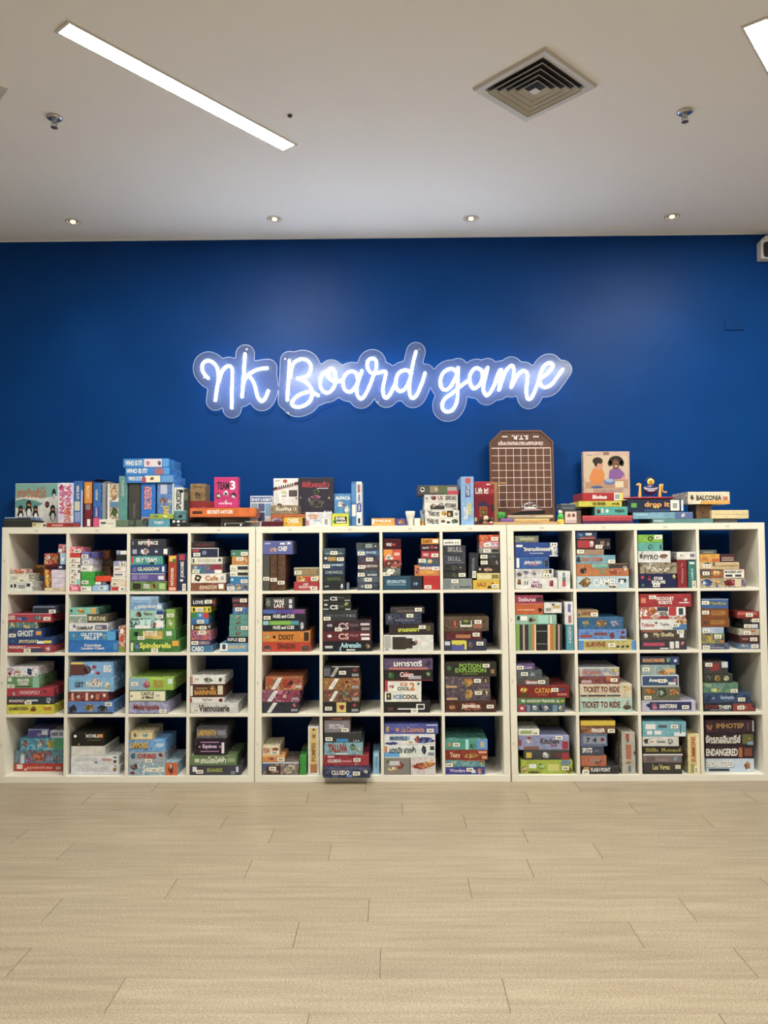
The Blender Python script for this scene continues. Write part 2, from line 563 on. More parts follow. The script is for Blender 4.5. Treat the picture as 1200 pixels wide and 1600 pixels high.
# ================================================================== NEON SIGN
NY = WALL - .045
tiles = {'A': (300, 530), 'B': (430, 530), 'C': (540, 530), 'D': (670, 530), 'E': (750, 530)}
STROKES = [
    ('n', 'A', [(205, 490), (165, 450), (130, 390), (130, 320), (165, 278), (210, 268), (265, 293), (310, 350), (330, 430), (332, 500), (318, 580), (302, 680), (290, 770)]),
    ('n', 'A', [(336, 530), (362, 440), (400, 368), (450, 335), (490, 350), (505, 400), (502, 520), (498, 700), (498, 865)]),
    ('k', 'A', [(662, 180), (655, 300), (645, 450), (635, 600), (625, 725)]),
    ('k', 'A', [(638, 600), (652, 520), (700, 450), (780, 395), (860, 370), (945, 360)]),
    ('k', 'A', [(722, 470), (765, 530), (795, 620), (820, 720), (865, 775), (915, 740), (955, 640)]),
    ('B', 'B', [(178, 262), (172, 400), (162, 580), (150, 765)]),
    ('B', 'B', [(192, 480), (205, 370), (240, 290), (310, 252), (380, 255), (430, 295), (450, 360), (425, 430), (360, 480), (275, 490), (340, 510), (410, 560), (455, 630), (458, 720), (420, 790), (350, 835), (270, 850), (215, 825), (215, 775), (270, 715), (350, 675), (420, 658), (480, 670), (540, 705)]),
    ('o', 'B', [(632, 408), (590, 440), (562, 520), (575, 620), (640, 672), (705, 640), (748, 560), (755, 450), (730, 385), (695, 368), (660, 400), (665, 470), (710, 518), (770, 532), (845, 510)]),
    ('a', 'B', [(1030, 500), (1015, 430), (960, 400), (895, 425), (855, 490), (850, 580), (885, 645), (945, 655), (1000, 600), (1035, 520), (1060, 450), (1085, 390)]),
    ('a', 'B', [(1085, 390), (1050, 500), (1020, 600), (1025, 690), (1065, 745), (1110, 720), (1150, 650), (1195, 550), (1222, 470)]),
    ('r', 'C', [(342, 470), (375, 400), (388, 310), (370, 255), (328, 240), (285, 265), (268, 325), (290, 390), (340, 428), (410, 420), (480, 402), (505, 425), (490, 500), (468, 600), (472, 690), (500, 733), (540, 710), (590, 620), (632, 530)]),
    ('d', 'C', [(810, 430), (770, 390), (705, 395), (650, 445), (627, 530), (635, 610), (680, 652), (735, 625), (780, 560), (812, 480)]),
    ('d', 'C', [(880, 150), (850, 270), (825, 400), (805, 520), (797, 620), (805, 700), (838, 737), (885, 705), (930, 610), (965, 520), (993, 420)]),
    ('g', 'D', [(345, 410), (295, 372), (225, 385), (168, 440), (142, 530), (155, 600), (205, 635), (260, 605), (310, 530), (345, 450), (368, 350)]),
    ('g', 'D', [(368, 350), (365, 450), (360, 600), (360, 720), (338, 820), (285, 893), (222, 907), (175, 872), (170, 800), (215, 730), (290, 680), (380, 600), (490, 520)]),
    ('a', 'D', [(672, 470), (660, 395), (600, 360), (548, 390), (513, 460), (515, 550), (558, 615), (615, 590), (655, 530), (685, 450), (738, 350)]),
    ('a', 'D', [(738, 350), (715, 450), (690, 550), (683, 640), (718, 702), (765, 670), (815, 580), (860, 450), (890, 388)]),
    ('m', 'D', [(890, 388), (905, 385), (905, 440), (893, 520), (875, 640)]),
    ('m', 'D', [(885, 620), (912, 530), (958, 405), (1010, 345), (1042, 332), (1062, 370), (1058, 470), (1030, 605)]),
    ('m', 'E', [(398, 590), (440, 500), (495, 420), (550, 395), (588, 430), (592, 520), (580, 620), (585, 715), (612, 752), (655, 715), (700, 610), (745, 490)]),
    ('e', 'E', [(750, 495), (800, 460), (870, 400), (912, 340), (890, 300), (845, 300), (790, 350), (755, 430), (742, 510), (762, 575), (820, 602), (890, 570), (960, 480), (1035, 375)]),
]
m_neon = mat('neon_glow', (1, 1, 1), .5)
bb = m_neon.node_tree.nodes['Principled BSDF']
bb.inputs['Emission Color'].default_value = (.70, .82, 1.0, 1); bb.inputs['Emission Strength'].default_value = NEON_E
sg = empty('neon_sign', 'glowing white handwritten neon sign on clear backing on blue wall', 'neon sign', (0, 0, 0))
base = aty(600, 600, NY); sg.location = (base[0], WALL, base[2])
letters = {}
allpts = []
order = []
for let, tl, pts in STROKES:
    ox, oy = tiles[tl]
    w3 = []
    for x, y in smooth_line(pts, 5):
        P = aty(ox + x / 8, oy + y / 8, NY)
        w3.append((P[0] - base[0], NY - WALL, P[2] - base[2]))
    allpts += [(p[0], p[2]) for p in w3]
    if not order or order[-1][0] != let: order.append((let, []))
    order[-1][1].append(w3)
for let, lines in order:
    bm = bmesh.new()
    for w3 in lines: add_tube(bm, w3, .0088, 10)  # thicker than real tubing: the bloom is put into the tube width
    o = shade_smooth(new_obj('letter_tube', bm, m_neon, sg))
    bm = bmesh.new()
    for w3 in lines: add_tube(bm, [(x, y + .0052, z) for x, y, z in w3], .0082, 8)
    shade_smooth(new_obj('tube_backing', bm, mat('white_silicone', (.55, .57, .62), .6), sg))
# acrylic backing: contour at a constant distance from the strokes
for x, y in ((940, 440), (950, 500), (955, 560), (960, 600)):
    P = aty(300 + x / 8, 530 + y / 8, NY); allpts.append((P[0] - base[0], P[2] - base[2]))
AP = np.array(allpts); RAD = .0600; g = .004
gx = np.arange(AP[:, 0].min() - .08, AP[:, 0].max() + .08, g); gz = np.arange(AP[:, 1].min() - .08, AP[:, 1].max() + .08, g)
GX, GZ = np.meshgrid(gx, gz)
D = np.full(GX.shape, 9.)
for px, pz in AP:
    D = np.minimum(D, (GX - px) ** 2 + (GZ - pz) ** 2)
D = np.sqrt(D) - RAD
segs = {}


def ip(a, b, va, vb):
    t = va / (va - vb); return (round(a[0] + (b[0] - a[0]) * t, 6), round(a[1] + (b[1] - a[1]) * t, 6))


for i in range(D.shape[0] - 1):
    for j in range(D.shape[1] - 1):
        cs = [(gx[j], gz[i], D[i, j]), (gx[j + 1], gz[i], D[i, j + 1]), (gx[j + 1], gz[i + 1], D[i + 1, j + 1]), (gx[j], gz[i + 1], D[i + 1, j])]
        ins = [c[2] < 0 for c in cs]
        if all(ins) or not any(ins): continue
        st, en = [], []
        for e in range(4):
            a, b = cs[e], cs[(e + 1) % 4]
            if ins[e] != ins[(e + 1) % 4]:
                (st if ins[e] else en).append(ip(a, b, a[2], b[2]))
        for a, b in zip(st, en): segs[a] = b
loops = []
while segs:
    a = next(iter(segs)); lp = [a]; b = segs.pop(a)
    while b in segs:
        lp.append(b); b = segs.pop(b)
    loops.append(lp)
loops.sort(key=len, reverse=True)
m_acr = bpy.data.materials.new('clear_acrylic'); m_acr.use_nodes = True; MATS['acr'] = m_acr
N = m_acr.node_tree.nodes; L = m_acr.node_tree.links; N.remove(N['Principled BSDF'])
tr = N.new('ShaderNodeBsdfTransparent'); df = N.new('ShaderNodeBsdfDiffuse'); df.inputs[0].default_value = (.62, .68, .80, 1)
tl_ = N.new('ShaderNodeBsdfTranslucent'); tl_.inputs[0].default_value = (.62, .68, .80, 1)
gl = N.new('ShaderNodeBsdfGlossy'); gl.inputs['Roughness'].default_value = .12
mA = N.new('ShaderNodeMixShader'); mA.inputs[0].default_value = .5; L.new(df.outputs[0], mA.inputs[1]); L.new(tl_.outputs[0], mA.inputs[2])
mB = N.new('ShaderNodeMixShader'); mB.inputs[0].default_value = .19; L.new(tr.outputs[0], mB.inputs[1]); L.new(mA.outputs[0], mB.inputs[2])
mC = N.new('ShaderNodeMixShader'); mC.inputs[0].default_value = .02; L.new(mB.outputs[0], mC.inputs[1]); L.new(gl.outputs[0], mC.inputs[2])
L.new(mC.outputs[0], N['Material Output'].inputs[0])
LOOPSIGN = None
m_edge = mat('acrylic_edge', (.62, .68, .78), .35)
for lp in loops:
    ar = sum(lp[k - 1][0] * lp[k][1] - lp[k][0] * lp[k - 1][1] for k in range(len(lp)))
    if LOOPSIGN is None: LOOPSIGN = ar > 0
    if (ar > 0) != LOOPSIGN or len(lp) < 60: continue
    pts = lp[::2]
    # smooth
    for _ in range(2):
        pts = [((pts[k - 1][0] + 2 * pts[k][0] + pts[(k + 1) % len(pts)][0]) / 4, (pts[k - 1][1] + 2 * pts[k][1] + pts[(k + 1) % len(pts)][1]) / 4) for k in range(len(pts))]
    bm = bmesh.new()
    ya2, yb2 = NY - WALL + .009, NY - WALL + .013
    vs = [bm.verts.new((x, ya2, z)) for x, z in pts]
    es = [bm.edges.new((vs[k], vs[(k + 1) % len(vs)])) for k in range(len(vs))]
    bmesh.ops.triangle_fill(bm, use_beauty=True, edges=es)
    new_obj('acrylic_panel', bm, m_acr, sg)
    bm = bmesh.new(); n = len(pts)
    cen = [Vector((x, 0, z)) for x, z in pts]
    ra, rb = [], []
    ring4 = []
    for k in range(n):
        t_ = (cen[(k + 1) % n] - cen[k - 1]).normalized(); nr = Vector((t_.z, 0, -t_.x))
        q = []
        for off, yy in ((-.0022, ya2 - .001), (.0012, ya2 - .001), (.0012, yb2), (-.0022, yb2)):
            pnt = cen[k] + nr * off; q.append(bm.verts.new((pnt.x, yy, pnt.z)))
        ring4.append(q)
    for k in range(n):
        for a in range(4):
            bm.faces.new((ring4[k][a], ring4[k][(a + 1) % 4], ring4[(k + 1) % n][(a + 1) % 4], ring4[(k + 1) % n][a]))
    bmesh.ops.recalc_face_normals(bm, faces=bm.faces)
    new_obj('panel_edge', bm, mat('acrylic_rim', (.30, .38, .52), .3), sg)
for x, y in ((318, 590), (445, 560), (385, 545), (700, 642), (878, 580), (590, 628), (655, 545), (450, 645)):
    P = aty(x, y, NY)
    bm = bmesh.new(); add_lathe(bm, [(.0005, 0), (.006, 0), (.006, .033), (.0005, .033)], 14)
    o = new_obj('standoff_screw', bm, m_chrome, sg, (P[0] - base[0], -.034 + .0325, P[2] - base[2])); o.rotation_euler = (math.pi / 2, 0, 0)

# ================================================================== SHELVES
TK, IN, W_, T_ = .038, .038, .3355, .0173
m_shelf = mat('white_shelf_foil', (.80, .775, .72), .42)
noise_color(m_shelf, (.80, .78, .725, 1), (.755, .73, .67, 1), 3.2, 5, None, .45, .72)
# measured outline of each unit (image points of the four front corners); the old racks lean a little
corners = [((3.3, 824), (399.0, 823.1), (-2.9, 0), (397.0, 0)), ((399.8, 823), (791.0, 820), (398.0, 0), (798.2, 0)), ((791.7, 820), (1194.5, 816.3), (799.9, 0), (1204.6, 0))]
UN = []
for tlc, trc, blc, brc in corners:
    a, b = aty(*tlc, 0), aty(*trc, 0)
    c = aty(blc[0], 1223.3, 0); d = aty(brc[0], 1221.8, 0)
    UN.append((a[0], b[0], c[0], d[0], a[2], b[2]))


def SW(u, s, t):           # nominal position 0..1 across, 0..1 up -> world x, z
    a, b, c, d, za, zb = UN[u]
    return ((c + (d - c) * s) * (1 - t) + (a + (b - a) * s) * t, t * (za + (zb - za) * s))


def shelf_part(name, u, x0, x1, z0, z1, root, y0=0., y1=.39, bev=.0012, m=None):
    bm = boxbm(x0, x1, y0, y1, z0, z1, bev=bev)
    for v in bm.verts:
        X, Z = SW(u, v.co.x / H, v.co.z / H)
        v.co.x, v.co.z = X - root.location.x, Z
    return new_obj(name, bm, m or m_shelf, root)


m_tagm = mat('shelf_tag_grey', (.60, .585, .54), .5)
for u, nm in enumerate(('left', 'middle', 'right')):
    rt_ = empty('cube_shelf', '%s of the three white cube shelving units, four by four cubbies of games' % {'left': 'leftmost', 'middle': 'middle one', 'right': 'rightmost'}[nm], 'shelf', (SW(u, .5, 0)[0], 0, 0), 'white cube shelving units')
    shelf_part('top_panel', u, 0, H, H - TK, H, rt_)
    shelf_part('bottom_panel', u, 0, H, 0, TK, rt_)
    shelf_part('side_panel', u, 0, TK, TK, H - TK, rt_)
    shelf_part('side_panel', u, H - TK, H, TK, H - TK, rt_)
    for k in range(1, 4):
        z = IN + k * (W_ + T_) - T_
        shelf_part('shelf_board', u, TK, H - TK, z, z + T_, rt_, .001, .389)
    for k in range(1, 4):
        x = IN + k * (W_ + T_) - T_
        for r in range(4):
            z = IN + r * (W_ + T_)
            shelf_part('divider', u, x, x + T_, z, z + W_, rt_, .0005, .3885)
    for k in range(4):
        x = IN + k * (W_ + T_) + W_ * .45
        shelf_part('cubby_tag', u, x, x + .022, H - .026, H - .014, rt_, -.0006, .0004, 0, m_tagm)
    for r in range(4):
        z = IN + r * (W_ + T_) + W_ * .5
        shelf_part('cubby_tag', u, .010, .019, z, z + .02, rt_, -.0006, .0004, 0, m_tagm)

# ================================================================== GAME BOXES
ROWN = ['top row', 'second row', 'third row', 'bottom row']
COLN = ['first', 'second', 'third', 'fourth', 'fifth', 'sixth', 'seventh', 'eighth', 'ninth', 'tenth', 'eleventh', 'twelfth']
UPN = ['bottom', 'second up', 'third up', 'fourth up', 'fifth up', 'sixth up', 'seventh up', 'eighth up', 'ninth up']
SIDE = {'L': 'left stack', 'M': 'middle stack', 'R': 'right stack', 'B': 'rear stack', 'O': 'stack'}
m_stick = mat('sticker_white', (.84, .82, .76), .5)
FLAGS = []


def decorate(root, W, Hh, ops, code, vm=1.0):
    yk = -.0004
    V = lambda v: 1 - (1 - v) * vm
    ty = -.0013
    for op in ops:
        op = op.strip()
        if not op: continue
        if op in ('poster', 'kids', 'roof'): continue
        k, rest = op[0], op[1:].strip()
        if k in 'trqv':
            f = rest.split(',')
            s = f[0].replace('\\n', '\n').replace('~', ',')
            col = f[1] if len(f) > 1 and f[1] else 'fff'
            r = [float(v) for v in f[2:6]] if len(f) >= 6 else ([.12, .88, .24, .76] if k in 'tv' else [.25, .72, .12, .88])
            rot = {'t': 0, 'r': 1, 'q': 3, 'v': 2}[k]
            text(root, s, col, r[0] * W, r[1] * W, V(r[2]) * Hh, V(r[3]) * Hh, y=ty, rot=rot)
            ty -= .00007
        elif k in 'pao':
            f = rest.split(',')
            r = [float(v) for v in f[1:5]]
            yk -= .00006
            patch(root, card(f[0] if '/' in f[0] else f[0] + '/' + shade_hex(f[0], .7) + '/' + shade_hex(f[0], 1.25)) if ('/' in f[0] or (r[1] - r[0]) * W * (r[3] - r[2]) * Hh > (4e-4 if k != 'p' else 1)) else ink(f[0]),
                  r[0] * W, r[1] * W, V(r[2]) * Hh, V(r[3]) * Hh, y=yk, ell=(k == 'o'), name='printed_panel', jag=.5 if (r[1] - r[0]) * W > .02 else .2)
        elif k == 'z':
            f = rest.split(','); r = [float(v) for v in f[1:5]]; yk -= .00006
            a, b, c, d = r[0] * W, r[1] * W, r[2] * Hh, r[3] * Hh; g1 = (b - a) * .38
            poly(root, ink(f[0]), [(a, c), (a + g1, c), (b, d), (b - g1, d)], y=yk)
            for q in (.3, .5, .7):
                mx_, mz_ = a + g1 / 2 + (b - a - g1) * q, c + (d - c) * q
                patch(root, ink('444'), mx_ - .0028, mx_ + .0028, mz_ - .0028, mz_ + .0028, y=yk - .0001)
        elif k == 's':
            f = rest.split(',') if rest else ['.8', '.3']
            cx, cz = float(f[0]) * W, float(f[1]) * Hh
            w2, h2 = .020, .0105
            if len(f) > 2 and f[2] == 'v': w2, h2 = .0105, .02
            w2, h2 = min(w2, W * .47), min(h2, Hh * .46)
            cx = min(max(cx, w2 + .0006), W - w2 - .0006); cz = min(max(cz, h2 + .0006), Hh - h2 - .0010)
            st = patch(root, m_stick, cx - w2, cx + w2, cz - h2, cz + h2, y=-.0016, name='code_sticker')
            if w2 > h2: text(st, code, '333', cx - w2 * .55, cx + w2 * .55, cz - h2 * .52, cz + h2 * .52, y=-.0019, name='sticker_code')
            else: text(st, code, '333', cx - w2 * .52, cx + w2 * .52, cz - h2 * .55, cz + h2 * .55, y=-.0019, rot=1, name='sticker_code')


def game_box(name, xl, xr, z0, z1, inset, depth, colr, ops, label, group, code, yaw=0, tilt=0, vm=1.0):
    Wd, Hh = xr - xl, z1 - z0
    root = empty(name, label, 'board game', (xl, inset, z0), group)
    if yaw or tilt: root.rotation_euler = (0, -math.radians(tilt), math.radians(yaw))
    bv = min(.0014, Hh * .08)
    cb = new_obj('carton', boxbm(0, Wd, 0, depth, 0, Hh - .0004, bev=bv), card(colr), root)
    cb.data.materials.append(lid_art(colr))
    for f in cb.data.polygons:
        if f.normal.z > .9 or abs(f.normal.x) > .9: f.material_index = 1
    decorate(root, Wd, Hh, ops, code, vm)
    nw = len(label.replace(',', ' ').split())
    if nw > 16 or nw < 4: FLAGS.append((nw, label))
    return root


def parse(line):
    f = line.split('|')
    a = f[0].split()
    x0, x1, yt = (float(v) for v in a[:3]); col = a[3]
    opt = {}
    for o in a[4:]: opt[o[0]] = float(o[1:])
    ops = f[1].split(';') if len(f) > 1 else []
    look = f[2].strip() if len(f) > 2 else '?'
    return x0, x1, yt, col, opt, ops, look


def cubby(row, col, ox, oy, s, data):
    """stacks listed bottom box first; coordinates are read off an enlargement of the photograph"""
    u, k = divmod(col, 4)
    r = 3 - row
    sN = (IN + k * (W_ + T_)) / H; zN = (IN + r * (W_ + T_)) / H
    code = 'ABCDEFGHIJKL'[col] + str(row + 1)
    side = None; stack = []
    xlo = SW(u, sN, zN + W_ / H)[0]; xhi = SW(u, sN + W_ / H, zN + W_ / H)[0]
    xlo = max(xlo, SW(u, sN, zN)[0]) + .0018; xhi = min(xhi, SW(u, sN + W_ / H, zN)[0]) - .0018
    cx = lambda x: ox + x / s
    cy = lambda y: oy + y / s

    def flush():
        n = len(stack)
        for i, (root_args) in enumerate(stack):
            pos = ('bottom' if i == 0 else 'top' if i == n - 1 else UPN[i]) + ' of ' + SIDE[side] if n > 1 else {'L': 'at left', 'R': 'at right', 'M': 'at centre', 'B': 'at rear', 'O': 'alone'}[side]
            (nm, xl, xr, z0, z1, inset, depth, colr, ops, look, yaw, tilt) = root_args
            game_box(nm, xl, xr, z0, z1, inset, depth, colr, ops, '%s, %s, %s, %s cubby' % (look, pos, ROWN[row], COLN[col]),
                     'boxed games in the %s of the shelves' % ROWN[row], code, yaw, tilt)
        stack.clear()
    zt = None; dflt = .008
    for line in data.strip().split('\n'):
        line = line.strip()
        if not line: continue
        if line[0] == '@':
            flush(); f = line[1:].split(); side = f[0]; dflt = float(f[1]) if len(f) > 1 else .008
            zt = None; continue
        x0, x1, yt, colr, opt, ops, look = parse(line)
        ins = opt.get('i', dflt)
        a = aty(cx(x0), cy(yt), ins); b = aty(cx(x1), cy(yt), ins)
        xl, xr, z1 = a[0], b[0], (a[2] + b[2]) / 2
        z0 = zt
        if 'b' in opt: z0 = aty(cx((x0 + x1) / 2), cy(opt['b']), ins)[2]
        if z0 is None:
            z0 = max(SW(u, sN, zN)[1], SW(u, sN + W_ / H, zN)[1]) + .0008
            if ins < 0: pass
        z1 = min(z1, SW(u, sN, zN + W_ / H)[1] - .004)
        xl = max(xl, xlo); xr = min(xr, xhi)
        wd = xr - xl; hh = z1 - z0
        if hh < .004: FLAGS.append(('thin', row, col, look, hh)); z1 = z0 + .008; hh = .008
        upright = hh > wd * 1.6
        dp = opt.get('d', .30 if wd > .215 else .24 if wd > .15 else .16)
        if upright: dp = opt.get('d', min(hh, .30))
        dp = min(dp, .388 - ins)
        nm = 'board_game_box' if max(wd, hh) > .14 else 'card_game_box'
        tilt = opt.get('k', 0)
        stack.append((nm, xl, xr, z0 + .0003, z1, ins, dp, colr, ops, look, opt.get('y', 0), tilt))
        zt = z1
    flush()


# ---- left unit
cubby(0, 0, 0, 820, 6, r'''
@L .015
82 300 537 ddc|p 222,.05,.14,.4,.75;p 333,.2,.3,.4,.8;p 999,.4,.7,.3,.7;p 334,.76,.92,.5,.85|cream box, black manga drawings
86 258 460 e6dcc0|p bba,.08,.4,.3,.7;p 333,.6,.76,.14,.26|plain cream box
92 240 415 9cc/c53/eee/c53 d.09|o e62,.25,.75,.2,.8|small teal and red box
@M .2
315 425 480 567/789/456|s .4,.5|grey-blue box
310 432 375 a63/851/c84|t FOOD,542|orange-brown box
@B .07
418 478 420 c33/ea4/a22|o fc3,.1,.9,.1,.9|red box, yellow swirl
430 528 376 513/722/613|p 311,.1,.9,.1,.5|dark maroon box
415 550 266 b32/c43/fda/a22|o fc5,.62,.9,.25,.85;o eed,.1,.45,.4,.85|square red box, white swirl
@R .015
420 615 590 ddc9a0|t BOX SET,864,.4,.7,.3,.7|thin cream box
482 617 497 dccde0|p baa,.1,.8,.45,.5|plain lilac box
482 617 422 dccde0|p baa,.1,.8,.45,.5|plain lilac box, dark top
532 617 372 335/224/446|p ccd,.25,.6,.3,.7|small navy box
562 617 266 9bd/ace/8ac|p fff,.2,.7,.3,.6|pale blue box
548 617 180 c9b/b44/dcd/b45|p ddd,.0,.5,.1,.5|pink and lilac box
''')
cubby(0, 1, 0, 820, 6, r'''
@L .012
652 752 562 d46/e9a/c35|p faa,.2,.8,.3,.7|pink patterned card box
652 750 510 dde|p 7cb,.6,1,.1,.9;s .3,.5|white card box, mint end
652 750 455 eee0d8|o c55,.2,.8,.2,.9;s .3,.3|white card box, red swirl
652 750 405 eeeae0|s .35,.5;p 557,.8,1,.1,.6|white card box, third-size
652 750 355 eeeae4|s .35,.5;p 445,.8,1,.1,.6|white card box, dark corner
652 750 308 e8e8ea|s .35,.5;p b33,0,1,0,.1|white card box, red edge
652 752 265 d33||bright red card box
653 760 206 e78/f9a/c34|p d33,.9,1,0,1;s .9,.3|wide pink card box
@M .012
757 856 575 e0e2d0|s .3,.5|pale green-white card box
762 885 505 3a3|s .3,.5|green card box, white sticker
762 885 440 3a3||plain green card box
757 865 380 e8e6ea|s .35,.5|white card box, code sticker
762 868 315 99b/bbc/88a|s .45,.4|grey-violet card box
762 880 253 55a/77b/448|s .3,.3|violet card box
@O .012
864 1015 563 9bd|p cde,.4,.9,.2,.8;t GO,357,.5,.7,.3,.7|flat pale blue card box
893 1000 532 446|p eee,.0,.5,.1,.9;p 888,.6,.9,.2,.8|thin navy box, white end
893 1035 482 e41||bright orange-red card box
@B .2
870 1040 390 864/975/542|p a83,.0,.35,.1,.9|brown wooden-look box
955 1055 320 543/654/432||dark brown square box
885 1028 236 354/c53/264/384|o e63,.05,.3,.3,.9|green box, orange corner
@R .012
1036 1187 578 e8dcd0|p c33,.05,.5,.1,.9;s .8,.4|white box, red panel
1036 1187 530 e6c9a8|s .3,.5|peach box, code sticker
1042 1187 490 eee0c8|p ba9,.1,.8,.3,.5|thin cream box
1062 1187 440 ecdcd4|t Hanafuda,357,.1,.7,.3,.7|pinkish white box, blue lettering
1062 1187 390 e8dccc|t Agent,944,.1,.55,.3,.7|white box, red lettering
1062 1187 340 bbc/99b/ccd|s .75,.4|pale blue-grey card box
1088 1187 280 333||plain black card box
1088 1187 242 eee|p 468,.0,.4,.1,.9;p 9bd,.1,.3,.3,.8|white card box, blue end
''')
cubby(0, 2, 195, 820, 6, r'''
@L .01
55 390 530 684/795/573|p 332,.06,.28,.2,.8;t SPLENDOR,fff,.36,.54,.25,.75;o c93,.58,.72,.1,.9;o 322,.62,.68,.3,.8;p ac7,.8,.96,.2,.8|green box, animal pictures
55 378 457 6a5a9a|p eee,0,1,.93,1;p 8a7ab5,.04,.2,.2,.8;p 8a7ab5,.25,.5,.3,.8;p ddd,.8,.96,.2,.7;p a66,.97,1,0,1|violet box, white edges
55 383 375 2a5a96|t GLASGOW,e8dcb0,.2,.82,.3,.72;p 86a,.06,.16,.2,.7;p fff,.9,.96,.2,.8|blue box, gold spaced lettering
55 355 293 4aa8a0/3a8888/6cc/395|t SKY TEAM,fff,.16,.82,.3,.8;p d33,.02,.08,.2,.9;p 222,.6,.75,.05,.25|turquoise box, white lettering
55 418 210 3a4052|o ddd8e6,.24,.5,.05,.95;o d96,.33,.45,.25,.75;o ccd,.62,.7,.35,.65;p eee,.85,.95,.2,.8;p aab,.05,.16,.25,.75|dark slate box, pale planet
55 385 133 3e4048|t RIFTFORCE,eee,.22,.78,.3,.75,;p e9a,.48,.54,.1,.95;p 889,.04,.08,.3,.7|charcoal box, white lettering
@M .01
408 487 286 c04428|r PATCHWORK,f3e6c0,.3,.66,.15,.66;p e9c23a,.1,.9,.83,.98;p 4a7a3a,.5,.9,.8,.9;p f4b090,.1,.9,.02,.1|upright orange-red spine, yellow patch
@R .01
490 586 268 2c3354|r JOKOBE,e8e8f0,.35,.75,.35,.78;p c23a4a,.2,.75,.82,.97;s .7,.1,v;p dde,.3,.6,.25,.31|upright navy spine, red badge
''')
cubby(0, 3, 195, 820, 6, r'''
@L .01
622 942 545 8a5238/9a6248/7a4228|p eee,.8,.95,.25,.85;t KINGDOM,e8c8a0,.25,.75,.2,.7|brown box, swirling white lettering
622 947 458 e8dfcc|o 2a2a30,.07,.3,.1,.95;o e8c870,.14,.24,.4,.7;t Cafe,c87820,.4,.78,.25,.78;p aaa,.86,.94,.3,.7|white box, orange script lettering
622 915 370 4a8a4a/3a6aa8/b54040/6aa05a|o 5ab0e0,.06,.36,.1,.9;p 9a3048,.6,.98,.4,.95;p eee,.75,.98,.02,.4;s .15,.25|green, blue and red box
622 915 305 ddd8c0|t QUORIDOR,b8b29a,.2,.8,.25,.75;p 333,.04,.09,.2,.8;p 556,.87,.96,.4,.8|off-white box, faint lettering
622 880 218 303650|p e8e0d0,0,1,.93,1;p d8c8b8,.97,1,0,1;p b84040,.04,.28,.6,.85;s .2,.3;p 88a,.4,.55,.3,.7|navy box, white rim
622 840 158 3c3436|t RED RISING,8a3030,.2,.85,.35,.65|charcoal box, dull red lettering
@R .01
952 1158 553 8a96a8/6a7890/a8b0b8|o d8b840,.5,.68,.05,.9;p 556,.8,.95,.2,.8;s .2,.35|grey-blue box, yellow figure
985 1158 487 2a82b4|o cde,.05,.2,.4,.8;s .78,.35|bright blue box
985 1158 433 ded8c0|p 333,.42,.98,.2,.75;s .2,.4|cream box, black film strip
985 1158 375 ded8c0|p 333,.42,.98,.2,.75;s .2,.4|cream box, dark film strip
1003 1158 297 d08a3c|o e8a858,.6,.95,.2,.9;s .5,.7|orange box, code sticker
993 1158 236 4a8468|o 6aa488,.1,.3,.2,.8;s .78,.4|green box, code sticker
''')
cubby(1, 0, 0, 920, 6, r'''
@O .008
72 500 525 b83a48|t MONOPOLY,f0dcdc,.03,.4,.5,.85;p 3a4868,.5,.78,.05,.5;p ddd,.42,.72,.6,.68;o e0c0b8,.82,.96,.1,.8;s .43,.2|red box, white lettering, blue strip
75 505 460 2a4a80|t SPOTLIGHT,e8d890,.24,.66,.25,.72;p fff,.63,.79,.15,.55;p e8d030,.79,.95,.2,.6;o 4878a8,.04,.16,.2,.8|blue box, pale yellow lettering
78 388 372 3a5a90/2a4a80|t GHOST,fff,.28,.76,.15,.8;o 223,.05,.22,.4,.9;p f0a040,.84,1,.3,.7;s .13,.25|dark blue box, bold white lettering
80 347 315 5a8890/4a7068/80a890/d8b078||teal box, faded picture
60 482 232 c83848|o 4a70b0,.16,.5,.15,.7;o 888,.54,.82,.12,.8;t LOGO,fff,.0,.16,.3,.8;s .9,.4;p e8a0a8,0,1,.93,1|wide red box, sticking out
305 525 160 3a4a60 d.2|p 8a98a8,.05,.95,.8,.92;p 222c3c,.08,.9,.1,.7;s .86,.2|clear-lidded dark tray
''')
cubby(1, 1, 0, 920, 6, r'''
@L .006
640 1110 488 1a78c8|t Detectives\nLooking Chart,fff,.26,.72,.18,.74;p 3a98c0,.9,.98,.2,.8|tall bright blue box, white lettering
640 1083 400 2a88c4|t GLITTER\nFRUIT,f4f8fa,.26,.74,.1,.85;o 8ac8c0,.07,.2,.3,.8;o 9cc,.74,.82,.05,.8;p 48a8dc,.82,1,.05,.95|blue box, white bubble lettering
642 1010 320 e0dcda|t GIMBAP,444,.2,.62,.2,.6;o 778,.1,.18,.4,.85;p 667,.68,.98,.2,.75;p b8b4b4,.7,.85,.3,.6|white box, thin black lettering
642 818 240 a8b8a8/8aa890/d8b8b0|p e8e8e0,.05,.95,.8,.95|mint box, faded pictures
642 900 178 7cc4ac|o 334,.05,.14,.3,.8;o e8a030,.3,.62,.1,.9;p e8a84a,.82,1,.1,.95|mint green box, orange badge
@M .006
822 1010 240 5a5442 b320|t FORTUNE,d8cca0,.1,.9,.25,.75;p d8c8a0,.05,.2,.3,.8|dark olive box, cream lettering
@R .02
1113 1172 352 e0cfc0/c85838/d8c8a8/c04830 i.006|p 8a9a3a,.0,1,0,.22;p fff,.25,.75,.72,.9;p d84828,.3,.8,.42,.66|upright white spine, orange print
''')
